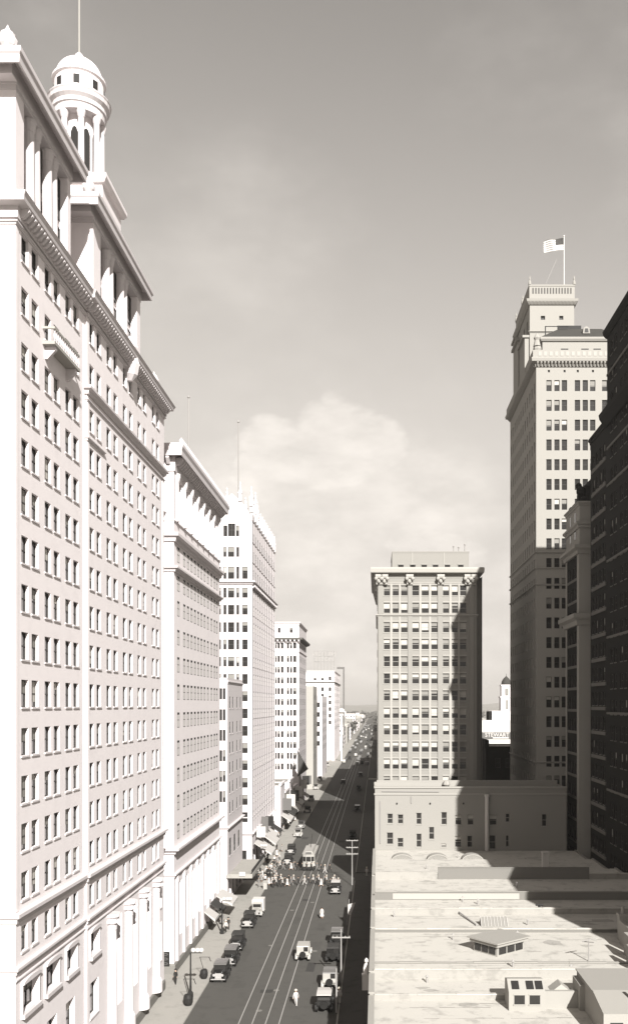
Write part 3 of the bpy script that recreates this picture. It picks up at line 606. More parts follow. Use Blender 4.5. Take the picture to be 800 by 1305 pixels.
for i in range(7): fr.tube((-38 + 2 * i, 566.3, 53.8), (-38 + 2 * i, 566.3, 66.8), .1, 4)
for z in (60.1, 63.4, 66.6): fr.tube((-38.2, 566.3, z), (-25.8, 566.3, z), .08, 4)
part('sign_frame', fr, 'grey_iron', r8)
lp = empty('street_clock', (-21.3, 560, 0), 'pale post clock with a broad head below the blade sign', 'clock')
part('post', MB().tube((-21.3, 560, 0), (-21.3, 560, 29), .55, 8), 'paint_white', lp); part('head', MB().lathe(-21.3, 560, [(.6, 28.6), (1.8, 29.6), (1.9, 31), (.6, 31.8)], 12), 'paint_white', lp)

for k, (y0, y1, z, mt, lab) in enumerate([(247, 258, 12.5, 'cream_terracotta', 'low white shop with striped awning just past the gothic skyscraper'), (258, 271, 9.5, 'grey_terracotta', 'low grey shop front with dark awning, second past the gothic skyscraper'), (271, 284, 11.5, 'pale_stone', 'low pale shop with projecting board, third past the gothic skyscraper'), (284, 296, 8.5, 'buff_brick', 'lowest brick shop before the distant office block')]):
    sh = Bld('small_shop', lab, (-33, (y0 + y1) / 2, 0), 'low shops on the left past the skyscraper', 'shop', wall=mt, frame='frame_dark')
    sh.face('E', BL, y0, y1, 0, z, grid([y0 + 1 + 3.2 * q for q in range(3)], [z - 1.6], 1.7, 2.2) + [(y0 + .8, y1 - .8, .5, 3.4, 'wide', .2)], .12); sh.face('F', y0, -42, BL, 0, z, [], .2); sh.back(-42, y0, BL, y1, 0, z, 'BL'); sh.roof(-42, y0, BL, y1, z - .2)
    part('parapet', MB().box(BL - .5, y0 + .01, z, BL + .25, y1 - .01, z + .5), 'white_stone', sh.root); awning(sh.root, BL + .02, y0 + .6, y1 - .6, 4.6 + .3 * (k % 2), 2.6, 1.5, ('canvas_white', 'canvas_dark', 'canvas_white', 'canvas_white')[k])
    part('shop_sign', MB().box(BL, y0 + 5, 5.4, BL + 2.4, y0 + 5.3, 8.6), ('paint_grey', 'paint_white', 'black_iron', 'paint_white')[k], sh.root); sh.done()
for y0, zz, mt in ((195, 6.2, 'paint_white'), (210, 6.6, 'black_iron'), (224, 6.0, 'paint_white')): part('shop_sign', MB().box(BL + .35, y0, zz, BL + 2.2, y0 + .25, zz + 2.2), mt, r4)
for y0, zz, mt in ((308, 6.2, 'paint_white'), (318, 6.6, 'black_iron'), (328, 6.0, 'paint_grey')): part('shop_sign', MB().box(BL, y0, zz, BL + 2.4, y0 + .3, zz + 3), mt, r5)
# ------------------------------------------------------------------ right side: the twelve-storey block
b9 = Bld('grey_office_block', 'grey twelve-storey office block standing alone with ornate bracketed cornice and rooftop penthouse', (10, 208, 0), wall='grey_brick', frame='frame_pale', sill='grey_terracotta', blinds=((.40, .52, 'blind_pale'), (.5, .42, 'blind_grey'), (.5, .66, 'blind_pale')))
xs9 = [((u0 - 480) * .162, (u1 - 480) * .162) for u0, u1 in ((488.6, 496.6), (499.7, 507.8), (510.5, 519), (524.8, 533.6), (536.7, 546), (549, 557.4), (563.8, 571.8), (575.2, 583.2), (585.6, 594))]
rows9 = [58.6, 55.0, 51.0, 47.5, 43.95, 40.4, 36.9, 33.3, 29.85, 26.3, 22.8, 19.2, 15.6]
ops9 = [(a, b, t - 2.1, t, 'sash') for t in rows9 for a, b in xs9]
b9.face('F', 192, 0.15, 20.6, 0, 61.3, ops9, .3)
b9.face('F', 194.2, 20.6, 21.7, 0, 60.5, [], .3)
b9.wall.face([(20.6, 192, 0), (20.6, 194.2, 0), (20.6, 194.2, 61.3), (20.6, 192, 61.3)])
b9.face('W', .15, 192, 225, 0, 61.3, grid([194.5 + 4.3 * k for k in range(7)], rows9, 1.8, 2.1), .25)
b9.back(.15, 192, 21.7, 225, 0, 60.5, 'BR'); b9.roof(.15, 192, 20.6, 225, 61.2); r9 = b9.root
part('cornice', MB().ring(.15, 192, 20.6, 225, [(-.05, 60.2), (.1, 60.2), (.2, 60.9), (1.35, 61.1), (1.4, 61.25), (1.45, 61.9), (1.35, 62.2), (-.4, 62.2), (-.4, 61.25), (-.05, 61.25)]), 'grey_terracotta', r9)
belt(r9, .15, 192, 20.6, 225, 52.2, 52.65, .35, 'grey_terracotta'); belt(r9, .15, 192, 20.6, 225, 17.3, 17.6, .15, 'grey_terracotta')
for x in (1.0, 6.75, 13.15, 19.3):
    for dx in ((-.55, .55) if x in (1.0, 19.3) else (0,)):
        q = MB()
        for k, (rr, zz, oo) in enumerate(((.95, 60.35, 1.2), (.75, 59.6, .8), (.55, 58.95, .5))): q.tube((x + dx - .75 + .08 * k, 192 - oo * .6, zz), (x + dx + .75 - .08 * k, 192 - oo * .6, zz), rr * .55, 10)
        q.ball(x + dx - .6, 191.0, 59.9, .4, 8); q.ball(x + dx + .6, 191.0, 59.9, .4, 8); q.ball(x + dx, 191.2, 59.3, .35, 8); q.box(x + dx - .35, 191.75, 58.7, x + dx + .35, 192.02, 60.9)
        part('scroll_bracket', q, 'grey_terracotta', r9)
for y in (193, 199, 206, 213, 220): part('scroll_bracket', MB().prism([(.17, y, 57.5), (-.25, y, 57.8), (-.95, y, 60.4), (-.95, y, 60.98), (.17, y, 60.98)], (0, 1.2, 0)), 'grey_terracotta', r9)
part('frieze', MB().box(.5, 191.9, 59.0, 20.2, 191.998, 59.18), 'grey_terracotta', r9)
for x in (.75, 6.85, 13.0, 19.55): part('pilaster', MB().box(x - .45, 191.78, 8, x + .45, 192.01, 52.15).box(x - .45, 191.78, 52.7, x + .45, 192.01, 60.15), 'grey_brick', r9)
for a, b in ((xs9[0][1], xs9[1][0]), (xs9[1][1], xs9[2][0]), (xs9[3][1], xs9[4][0]), (xs9[4][1], xs9[5][0]), (xs9[6][1], xs9[7][0]), (xs9[7][1], xs9[8][0])):
    part('mullion', MB().box(a + .04, 191.88, 8, b - .04, 192.01, 52.15).box(a + .04, 191.88, 52.7, b - .04, 192.01, 58.95), 'grey_terracotta', r9)
spm = None
for t in rows9[:-1]:
    for g in (0, 3, 6):
        part('spandrel', MB().box(xs9[g][0] - .02, 191.93, t + .12, xs9[g + 2][1] + .02, 192.01, t + .32), 'grey_terracotta', r9)
part('penthouse', MB().box(3.2, 196, 61.2, 19.4, 210, 66.3).box(3.15, 195.95, 66.0, 19.45, 210.05, 66.32), 'grey_brick', r9)
for x in (7.4, 14.1): part('downpipe', MB().box(x, 195.9, 61.2, x + .15, 195.99, 66.0), 'grey_terracotta', r9)
for x in (4.5, 7.0, 9.4, 11.8, 14.3, 17.1):
    o = link('window', MB().box(0, -.1, 0, 1.1, .2, .95).box(-.1, -.16, 1.0, 1.2, .1, 1.12, 1).box(-.1, -.16, -.12, 1.2, .1, -.01, 1).mesh('penthouse_light', ['glass', 'grey_terracotta']), r9, Vector((x, 196, 62.5)) - b9.base)
for x, h in ((16.2, 1.2), (17.3, 1.0), (18.6, 1.6)): part('roof_vent', MB().tube((x, 197, 66.3), (x, 197, 66.3 + h), .12).ball(x, 197, 66.3 + h, .22, 8), 'grey_iron', r9)
b9.done()

# low three-storey block in front of it
b10 = Bld('brick_loft_building', 'pale three-storey brick building with blank rear wall in front of the grey twelve-storey block', (17, 173, 0), wall='buff_brick', frame='frame_pale', sill='whitewash', blinds=((.3, .45, 'blind_pale'),))
K = 168 / 1185.0
def pr10(u0, u1, v0, v1, st='sash'): return ((u0 - 480) * K, (u1 - 480) * K, 34 - (v1 - 898) * K, 34 - (v0 - 898) * K, st, .3)
ops10 = [pr10(*q) for q in ((493.3, 500, 1037, 1049.5), (506.5, 513.3, 1038, 1049.8), (530.2, 536.6, 1036, 1050.5), (562, 568.8, 1035, 1051), (579.7, 587.6, 1039, 1051), (595.5, 603, 1039, 1051), (623.4, 632.6, 1039, 1051.5), (644, 648.8, 1037, 1047.5), (690, 696, 1037.5, 1053),
        (492.6, 500.5, 1061, 1076), (506.2, 513.4, 1068, 1079.6), (530.2, 536.6, 1062.5, 1079.6), (546.2, 552.7, 1054, 1069.7), (561.7, 568, 1075.2, 1079.6), (579.3, 587.5, 1065.6, 1079.6), (595, 601.4, 1065, 1079.8), (623.4, 631, 1064.5, 1082), (644.2, 648, 1064.5, 1079))]
b10.face('F', 168, -.35, 34.2, 0, 19.0, ops10, .3); b10.face('W', -.35, 168, 177.2, 0, 19.0, grid([169.5, 172, 174.5], (16.5, 12.5), 1.2, 2.2), .3)
b10.back(-.35, 168, 34.2, 177.2, 0, 19.0, 'BR'); b10.roof(-.35, 168, 34.2, 177.2, 18.2); r10 = b10.root
part('parapet', MB().box(-.5, 167.85, 17.7, 34.3, 168.0 - .003, 18.0).box(-.5, 167.8, 18.9, 34.3, 168.4, 19.2).box(-.55, 168.4, 18.9, -.05, 177.3, 19.25).box(-.05, 177, 18.2, 34.3, 177.35, 19.6), 'whitewash', r10)
part('parapet', MB().box(-.4, 169.5, 18.2, 13.7, 170, 19.9), 'whitewash', r10)
part('ornament', MB().lathe(12.6, 168.9, [(.6, 18.2), (.55, 18.9), (.3, 19.1), (.7, 19.5), (.5, 20.1), (.1, 20.3)], 8).tube((13, 168.8, 18.3), (15.4, 168.6, 18.5), .25), 'whitewash', r10)
part('vent_stack', MB().lathe(19.8, 167.55, [(.36, 7.7), (.36, 17.4), (.46, 17.45), (.46, 17.8)], 10), 'galvanised', r10)
dp = MB().tube((.6, 167.85, 9), (.6, 167.85, 16.6), .09, 6); part('downpipe', dp, 'grey_iron', r10)
part('downpipe', MB().tube((.9, 167.85, 18.35), (11.2, 167.85, 18.3), .07, 6).tube((6.2, 167.85, 17.5), (6.2, 167.85, 16.2), .09), 'grey_iron', r10)
for x in (3.6, 9.6, 15.6): part('anchor_plate', MB().lathe(x, 167.9, [(.1, 16.0), (.16, 16.15), (.1, 16.3)], 8), 'black_iron', r10)
for q in ops10[:9]: part('window_arch', MB().prism([(q[0] - .08, 167.93, q[3])] + [((q[0] + q[1]) / 2 - (q[1] - q[0] + .16) / 2 * math.cos(t * math.pi / 6), 167.93, q[3] + .22 * math.sin(t * math.pi / 6)) for t in range(1, 6)] + [(q[1] + .08, 167.93, q[3])], (0, .08, 0)), 'grey_brick', r10)
b10.done()

# ------------------------------------------------------------------ right side: low shops, seen by their roofs
lots = [  # y0, y1, roof z, height of the near party wall, label
 (58, 79, 8.9, .4, 'nearest low shop, its broad pale flat roof carrying two boxy roof houses'),
 (79, 84.6, 9.05, .28, 'narrow low shop behind the nearest roof, with bare pale roof'),
 (84.6, 89.2, 9.15, .75, 'narrow low shop behind a whitewashed party wall above the small dormer house'),
 (89.2, 102, 9.0, .22, 'low shop whose gravel roof carries the wide windowed monitor'),
 (102, 110.6, 9.1, .26, 'low shop whose roof carries the ridged skylight'),
 (110.6, 117.8, 9.25, .5, 'low shop with a stepped party wall and slanting pipe on its roof'),
 (117.8, 131.7, 9.3, .95, 'low shop behind a long stained grey party wall'),
 (131.7, 139.7, 9.35, .7, 'low shop behind a tarred grey party wall in the middle of the row'),
 (139.7, 154.5, 8.3, .5, 'low shop with bare roof just before the arched skylights'),
 (154.5, 168, 7.6, .35, 'lowest shop against the brick loft, with three arched skylights along its edge')]
lot_root = []
rngl = random.Random(3)
for i, (y0, y1, z, h, lab) in enumerate(lots):
    r = empty('shop_building', (17, (y0 + y1) / 2, 0), lab, 'shop', 'row of low flat-roofed shops on the right'); lot_root.append(r)
    xr = 35.6
    part('roof', MB().box(-.3, y0 + .3, z - .4, xr, y1, z), 'roof_gravel', r)
    fm = MB().box(-.62, y0 + .002, 0, -.3, y1 - .002, z + .3 + .1 * (i % 3)); part('street_wall', fm, 'buff_brick', r)
    part('coping', MB().box(-.72, y0 + .004, z + .3 + .1 * (i % 3), -.22, y1 - .004, z + .42 + .1 * (i % 3)), 'whitewash', r)
    part('party_wall', MB().box(-.298, y0, z - .6, xr, y0 + .3, z + h), ('old_plaster', 'old_plaster', 'old_plaster', 'tarred_wall', 'tarred_wall', 'old_plaster', 'tarred_wall', 'old_plaster', 'old_plaster', 'tarred_wall')[i], r)
    cb = MB(); xx = -.2
    while xx < xr:
        x2 = min(xr, xx + rngl.uniform(1.6, 4.2)); cb.box(xx, y0 - .05 - rngl.uniform(0, .03), z + h, x2 - .02, y0 + .35, z + h + rngl.uniform(.04, .11)); xx = x2
    for _ in range(4):
        cx, cy, rr_ = rngl.uniform(1.5, 30), rngl.uniform(y0 + .9, y1 - .5), rngl.uniform(.25, .9); n_ = 7
        part('roof_patch', MB().prism([(cx + rr_ * 1.6 * rngl.uniform(.4, 1.5) * math.cos(6.283 * q_ / n_), max(y0 + .7, min(y1 - .1, cy + rr_ * rngl.uniform(.4, 1.5) * math.sin(6.283 * q_ / n_))), z + .002) for q_ in range(n_)], (0, 0, .006 + .002 * _)), rngl.choice(('roof_gravel', 'tar_patch', 'tar_patch')), r)
    part('coping', cb, 'roof_gravel' if i % 3 else 'whitewash', r)
    part('rear_wall', MB().box(xr, y0, 0, xr + .3, y1, z + .2), 'buff_brick', r)
    tw = MB()                                                     # flashing and tar seams
    for k in range(5 if y1 - y0 > 8 else 3):
        yy = y0 + .6 + (y1 - y0 - 1.2) * rngl.random(); xx = rngl.uniform(0, 12); xe = xx + rngl.uniform(5, 22)
        while xx < min(xe, 34.5):
            st_ = rngl.uniform(.5, 1.4); wv_ = rngl.uniform(.03, .13); dy_ = rngl.uniform(-.06, .06)
            if rngl.random() < .8: tw.prism([(xx, yy, z + .001), (xx + st_, yy + dy_, z + .001), (xx + st_, yy + dy_ + wv_, z + .001), (xx, yy + wv_ * rngl.uniform(.5, 1.5), z + .001)], (0, 0, .012))
            xx += st_; yy += dy_
    xx = -.2
    while xx < 35:
        st_ = rngl.uniform(.4, 1.5); tw.box(xx, y0 + .32, z + .0015, xx + st_ - .01, y0 + .32 + rngl.uniform(.08, .42), z + .0135); xx += st_
    part('tar_seam', tw, 'tar_roof', r, kind='stuff')
    for k in range(2):
        x = rngl.uniform(2, 26); yy = rngl.uniform(y0 + .8, y1 - .5); part('vent_pipe', MB().tube((x, yy, z), (x, yy, z + rngl.uniform(.3, .7)), .09).lathe(x, yy, [(.18, z + .55), (.02, z + .75)], 8), 'grey_iron', r)
# lower/raised pieces of the middle walls
part('party_wall', MB().box(8.6, 131.55, 9.3, 30, 131.69, 10.9).box(8.6, 131.5, 10.9, 30, 131.75, 11.0), 'tarred_wall', lot_root[7])
part('party_wall', MB().box(-.25, 131.5, 9.3, 8.4, 131.69, 10.35), 'old_plaster', lot_root[7])
part('tar_seam', MB().box(2, 117.72, 9.35, 18, 117.79, 10.1), 'grey_terracotta', lot_root[6])
part('pipe', MB().tube((9.5, 111.6, 9.35), (11.2, 104.6, 9.2), .09), 'grey_iron', lot_root[5])
part('drain', MB().box(1.0, 112, 9.26, 2.2, 112.25, 9.5).tube((1.1, 113, 9.3), (1.9, 111, 9.6), .12), 'grey_iron', lot_root[5])
# arched skylights
for i, x in enumerate((4.2, 10.1, 15.9)):
    r = lot_root[9]; y = 154.55; n = 12; a_ = [math.pi * k / n for k in range(n + 1)]
    sk = part('arched_skylight', MB().prism([(x - 1.75 * math.cos(t), y - .06, 7.95 + 1.05 * math.sin(t)) for t in a_], (0, .14, 0)), 'blind_grey', r)
    fr = MB()
    for k in range(n):
        t0, t1 = a_[k], a_[k + 1]
        fr.prism([(x - 1.72 * math.cos(t0), y - .15, 7.95 + 1.02 * math.sin(t0)), (x - 1.72 * math.cos(t1), y - .15, 7.95 + 1.02 * math.sin(t1)), (x - 1.88 * math.cos(t1), y - .15, 7.95 + 1.18 * math.sin(t1)), (x - 1.88 * math.cos(t0), y - .15, 7.95 + 1.18 * math.sin(t0))], (0, .35, 0))
    fr.box(x - 1.88, y - .16, 7.75, x + 1.88, y + .2, 7.96); part('arch_frame', fr, 'whitewash', sk)
    for k in range(1, 6):
        t = math.pi * k / 6; part('glazing_bar', MB().tube((x, y - .1, 7.98), (x - 1.72 * math.cos(t), y - .1, 7.96 + 1.0 * math.sin(t)), .04, 4), 'whitewash', sk)
    part('back_roof', MB().prism([(x - 1.75 * math.cos(t), y + .2, 7.95 + 1.05 * math.sin(t)) for t in a_], (0, 2.5, 0)), 'whitewash', sk)
# roof houses and skylights (each stands on a roof it belongs to)
def local_part(name, mb, mats, parent, loc, rz=0): return link(name, mb.mesh(name, mats), parent, Vector(loc) - wloc(parent), rz)
r = lot_root[3]; zz = 9.0; mx, my = 12.4, 94.6
mo = local_part('roof_monitor', MB().box(-2.0, -1.6, 0, 2.0, 1.6, 1.0), 'whitewash', r, (mx, my, zz), R(40))
link('monitor_roof', MB().prism([(-2.5, -2.1, 1.32), (2.5, -2.1, 1.32), (2.5, 2.1, 1.32), (-2.5, 2.1, 1.32)], (0, 0, .14)).box(-2.3, -1.9, 1.0, 2.3, 1.9, 1.31).mesh('monitor_roof', 'whitewash'), mo)
for i in range(3):
    link('pane', MB().box(-1.75 + i * 1.22, -1.66, .18, -.72 + i * 1.22, -1.55, .86).mesh('pane', 'glass'), mo)
    link('pane', MB().box(-2.06, -1.35 + i * .98, .18, -1.95, -.55 + i * .98, .86).mesh('pane', 'glass'), mo)
r = lot_root[4]
sk = local_part('ridge_skylight', MB().prism([(-1.5, -1.1, 0), (-1.5, 1.1, 0), (-1.5, 0, .85)], (3.0, 0, 0)), 'blind_grey', r, (13.2, 105.4, 9.1))
for i in range(9): link('glazing_bar', MB().prism([(-1.5 + i * .37, -1.14, .02), (-1.46 + i * .37, -1.14, .02), (-1.46 + i * .37, 0, .91), (-1.5 + i * .37, 0, .91)], (0, -.03, .03)).mesh('bar', 'galvanised'), sk)
r = lot_root[0]
dm = local_part('roof_house', MB().prism([(-1.5, 0, 0), (-1.5, 2.4, 0), (-1.5, 2.4, 2.05), (-1.5, 1.2, 2.3), (-1.5, 0, 1.5)], (3.0, 0, 0)), 'whitewash', r, (12.3, 76.2, 8.9))
for x in (-1.05, .2):
    o = link('window', MB().box(x, -.04, .55, x + .85, .05, 1.3).mesh('pane_dark', 'glass'), dm); link('sill', MB().box(x - .08, -.09, .46, x + .93, .0, .55).box(x - .08, -.06, 1.3, x + .93, 0, 1.38).mesh('sill', 'frame_pale'), o)
for x in (-1.2, .0, .75): link('skylight', MB().prism([(x, .25, 1.7), (x + .6, .25, 1.7), (x + .6, .95, 2.16), (x, .95, 2.16)], (0, -.02, .05)).mesh('pane_slope', 'glass'), dm)
part('link_wall', MB().box(13.85, 76.9, 8.9, 16.6, 77.3, 10.3).box(16.6, 76.2, 8.9, 17.1, 79, 11.0), 'whitewash', r)
sh = local_part('roof_shed', MB().box(-.55, -.5, 0, .55, .6, .8).prism([(-.85, -.7, .8), (.85, -.7, .8), (0, -.7, 1.45)], (0, 1.5, 0)), 'grey_terracotta', r, (15.3, 78.0, 9.3))
h2 = local_part('roof_house', MB().prism([(-3.6, 0, 0), (3.6, 0, 0), (3.6, 0, 2.2), (-3.6, 0, 2.5)], (0, 6.0, 0)).box(-3.7, -.1, 2.52, 3.7, 6.1, 2.62), 'whitewash', r, (20.6, 73.2, 8.9))
h3 = local_part('roof_house', MB().prism([(-1.6, 0, 0), (-1.6, 3.6, 0), (-1.6, 3.6, 2.7), (-1.6, 0, 2.0)], (3.6, 0, 0)), 'whitewash', r, (18.5, 69.4, 8.9))
for x in (-1.1, .3):
    o = link('window', MB().box(x, -.04, .6, x + .95, .05, 1.35).mesh('pane_dark', 'glass'), h3); link('sill', MB().box(x - .08, -.09, .5, x + 1.03, .0, .6).mesh('sill', 'frame_pale'), o)
part('vent_pipe', MB().tube((19.6, 71.5, 11.1), (19.6, 71.5, 12.2), .16, 8), 'galvanised', r)
# stepped wall and chimney along the right edge of the fourth roof
for i, (ya, yb, h) in enumerate(((86.0, 89.6, 1.9), (89.6, 93.2, 2.2), (93.2, 97.5, 2.4))): part('side_wall', MB().box(24.0 + i * .7, ya, 9, 24.4 + i * .7, yb, 9 + h), 'whitewash', lot_root[3])
part('chimney', MB().box(25.6, 98.2, 9, 26.5, 99.1, 11.6).box(25.5, 98.1, 11.6, 26.6, 99.2, 11.85).lathe(26.05, 98.65, [(.22, 11.85), (.18, 12.6)], 8), 'whitewash', lot_root[3])
part('aerial_mast', MB().tube((20.6, 90.6, 9), (20.6, 90.6, 11.2), .06).tube((19.9, 90.3, 11.0), (21.3, 90.9, 11.15), .05).tube((20.2, 91.1, 10.8), (21.0, 90.1, 10.95), .05), 'grey_iron', lot_root[3])
part('chimney', MB().box(26.0, 146, 8.3, 27.0, 147, 10.6).box(25.9, 145.9, 10.6, 27.1, 147.1, 10.85), 'galvanised', lot_root[8])
part('vent_pipe', MB().box(19.4, 112, 9.2, 19.7, 112.3, 9.8).tube((19.1, 112.15, 9.85), (20.0, 112.15, 9.85), .12), 'black_iron', lot_root[5])
ur = empty('wall_urn', (-1.0, 88.5, 8.4), 'white stone urn on a grey bracket at the street edge of the shop roofs', 'ornament')
part('bracket', MB().box(-1.4, 88.2, 6.9, -.63, 88.8, 8.4), 'galvanised', ur); part('urn', MB().lathe(-1.0, 88.5, [(.3, 8.4), (.32, 8.9), (.22, 9.3), (.08, 9.42), (.18, 9.55), (.18, 9.72), (.04, 9.9)], 10), 'paint_white', ur)

# ------------------------------------------------------------------ right side: the tan skyscraper with the flag
b11 = Bld('tan_skyscraper', 'tallest tan stone skyscraper on the right with hipped roof, raised tower and flag', (42, 208, 0), wall='tan_stone', frame='frame_dark', blinds=((.25, .5, 'blind_grey'), (.1, .4, 'blind_pale')))
Km = 190 / 1185.0
xm = [((a - 480) * Km, (b - 480) * Km) for a, b in ((695.6, 702.3), (705.8, 712.4), (715.2, 722), (731.8, 738.6), (741.8, 748.5), (751.2, 758), (766.5, 773.2), (776.5, 783), (786, 792.8))]
rowm = [34 + (898 - (484.4 + 25.2 * k)) * Km for k in range(23)]
opm = [(a, b, t - 2.25, t, 'sash', .3) for t in rowm for a, b in xm] + [((u - 480) * Km, (u + 2.6 - 480) * Km, 101.9, 102.4, 'plain', .3) for u in (697.5, 717.5, 734.3, 753.6)]
XM0, XM1 = 32.5, 53.0
b11.face('F', 190, XM0, XM1, 0, 104.0, opm, .3)
cw = [191.6 + 3.0 * k for k in range(12)]
b11.face('W', XM0, 190, 227, 0, 104, grid(cw, rowm, 1.1, 2.2), .25); b11.back(XM0, 190, XM1, 227, 0, 104, 'BR'); b11.roof(XM0, 190, XM1, 227, 104); r11 = b11.root
part('cornice', MB().ring(XM0, 190, XM1, 227, [(-.05, 103.0), (.2, 103.0), (.3, 103.6), (1.0, 103.9), (1.1, 104.5), (1.0, 104.7), (-.05, 104.7)]), 'tan_stone', r11)
brackets(r11, 'F', 189.85, XM0 + .2, XM1 - .2, .72, .34, 103.1, 103.88, .75, 'tan_stone'); brackets(r11, 'W', XM0 - .15, 190.4, 226.5, .9, .4, 103.1, 103.88, .75, 'tan_stone')
for z in (64.9, 61.7, 58.3, 22): belt(r11, XM0, 190, XM1, 227, z, z + .35, .28, 'tan_stone')
part('balustrade', MB().ring(XM0, 190, XM1, 227, [(.7, 104.71), (.8, 104.71), (.8, 106.2), (.55, 106.2), (.55, 104.71)]), 'tan_stone', r11)
pnl = MB()
for x in range(18): pnl.box(XM0 + .3 + x * 1.12, 189.14, 104.95, XM0 + .95 + x * 1.12, 189.19, 105.85)
part('balustrade_panel', pnl, 'grey_terracotta', r11, kind='stuff')
aw = MB().box(XM0 + 1.6, 191.8, 104.7, XM1 - 1.6, 225, 109.0); part('attic_wall', aw, 'tan_stone', r11)
for x in (37.9, 42.1, 44.6, 47.6, 50): link('window', MB().box(0, -.08, 0, 1.5, .1, .42).mesh('slit_light', 'glass'), r11, Vector((x, 191.8, 107.0)) - b11.base)
part('eaves', MB().ring(XM0 + 1.6, 191.8, XM1 - 1.6, 225, [(-.05, 108.9), (.25, 108.9), (.5, 109.3), (.5, 109.7), (-.05, 109.7)]), 'tan_stone', r11)
x0, y0_, x1, y1_ = XM0 + 1.2, 191.4, XM1 - 1.2, 225.4; zr = 113.2; q = 4.6
hp = MB(); A_ = [(x0, y0_, 109.71), (x1, y0_, 109.71), (x1, y1_, 109.71), (x0, y1_, 109.71)]; B_ = [(x0 + q, y0_ + q, zr), (x1 - q, y0_ + q, zr), (x1 - q, y1_ - q, zr), (x0 + q, y1_ - q, zr)]
for i in range(4): j = (i + 1) % 4; hp.face([A_[i], A_[j], B_[j], B_[i]])
hp.face(B_); rfm = part('hip_roof', hp, 'slate_tile', r11)
for x in (43.4, 50.5): part('dormer', MB().prism([(x - .75, 192.8, 111.0), (x + .75, 192.8, 111.0), (x + .6, 192.8, 112.1), (x, 192.8, 112.5), (x - .6, 192.8, 112.1)], (0, 2.5, 0)).prism([(x - .42, 192.74, 111.2), (x + .42, 192.74, 111.2), (x + .3, 192.74, 112.0), (x - .3, 192.74, 112.0)], (0, .05, 0), 1), ['tan_stone', 'glass'], rfm)
part('roof_rail', MB().box(38, 196, 113.2, 43, 196.2, 113.9).box(35.2, 195, 109.7, 35.4, 195.2, 113.4).box(35.2, 195, 113.3, 40.2, 195.2, 113.4), 'black_iron', r11)
# tower
Kt = 198.5 / 1185.0; TX0, TX1 = (674.5 - 480) * Kt, (731 - 480) * Kt
b11.face('F', 198.5, TX0, TX1, 104, 120.5, [((698 - 480 - 9.5) * Kt, (694 - 480) * Kt, 34 + (898 - 407.5) * Kt, 34 + (898 - 402.5) * Kt, 'plain', .4), ((712 - 480) * Kt, (717.2 - 480) * Kt, 34 + (898 - 407.5) * Kt, 34 + (898 - 402.5) * Kt, 'plain', .4)], .3)
b11.face('W', TX0, 198.5, 217.5, 104, 120.5, grid([201, 205, 209, 213], [117, 112.5], 1.6, 2.6), .3); b11.back(TX0, 198.5, TX1, 217.5, 104, 120.5, 'BR'); b11.roof(TX0, 198.5, TX1, 217.5, 120.6)
part('tower_cornice', MB().ring(TX0, 198.5, TX1, 217.5, [(-.05, 119.3), (.2, 119.3), (.7, 119.9), (.8, 120.4), (-.05, 120.4)]), 'tan_stone', r11)
brackets(r11, 'F', 198.4, TX0 + .1, TX1 - .1, .75, .3, 119.35, 119.88, .5, 'tan_stone'); belt(r11, TX0, 198.5, TX1, 217.5, 113.4, 113.7, .3, 'tan_stone')
part('tower_parapet', MB().ring(TX0, 198.5, TX1, 217.5, [(-.05, 120.41), (.1, 120.41), (.1, 123.2), (.2, 123.3), (.2, 123.6), (-.2, 123.6), (-.2, 120.65), (-.05, 120.65)]), 'tan_stone', r11)
pp = MB()
for k in range(14): pp.box(TX0 + .55 + k * .62, 198.33, 121.7, TX0 + .8 + k * .62, 198.38, 122.9)
part('parapet_slot', pp, 'frame_dark', r11, kind='stuff')
for x, y in ((TX0, 198.5), (TX1, 198.5), (TX0, 217.3), (TX0, 208)): part('finial', MB().lathe(x, y, [(.35, 123.6), (.3, 124.2), (.15, 124.6), (.2, 124.9), (.02, 125.6)], 8), 'tan_stone', r11)
for (y0, y1, x, z0, z1) in ((199, 206, TX0 - 1.0, 104, 112.5), (207, 214, TX0 - 1.2, 104, 115), (214, 217.6, TX0 - .7, 104, 118)): part('side_bay', MB().box(x, y0, z0, TX0 - .004, y1, z1).box(x - .5, y0 - .3, z1, TX0 - .004, y1 + .3, z1 + .5), 'tan_stone', r11)
part('corner_console', MB().ball(XM0 + .4, 191, 107.0, .9, 8).ball(XM0 - .3, 190.5, 105.6, .6, 8).lathe(XM0 + .3, 190.8, [(.8, 107.5), (.5, 108.7), (.7, 109.2), (.1, 110.2)], 8), 'tan_stone', r11)
b11.done('slate_tile')
part('flagpole', MB().tube((41.2, 205, 120.6), (41.2, 205, 137.2), .1, 6).ball(41.2, 205, 137.3, .2, 8), 'paint_white', r11)
part('radio_mast', MB().tube((36.2, 204, 120.6), (36.5, 204, 126.2), .06).tube((36.9, 204, 120.6), (36.4, 204, 125.8), .06).tube((36.5, 204, 125.2), (39.5, 204.6, 132), .04), 'grey_iron', r11)
fl = MB(); NX, NZ = 24, 13; fw, fh = 4.3, 2.75
def fp(i, j):
    s_ = i / NX; return (41.1 - s_ * fw, 205 + .35 * math.sin(s_ * 7.5 + j * .12) * (.3 + s_), 136.9 - fh * j / NZ - s_ * (.55) + .1 * math.sin(s_ * 9))
for j in range(NZ):
    for i in range(NX):
        mi = 2 if (i < NX * .4 and j < 7) else (1 if j % 2 == 0 else 0)
        fl.face([fp(i, j), fp(i + 1, j), fp(i + 1, j + 1), fp(i, j + 1)], mi)
thing('flag', fl, ['flag_white', 'flag_red', 'flag_dark'], 'striped flag with dark star canton flying from the tan skyscraper', 'flag', (41.2, 205, 134))

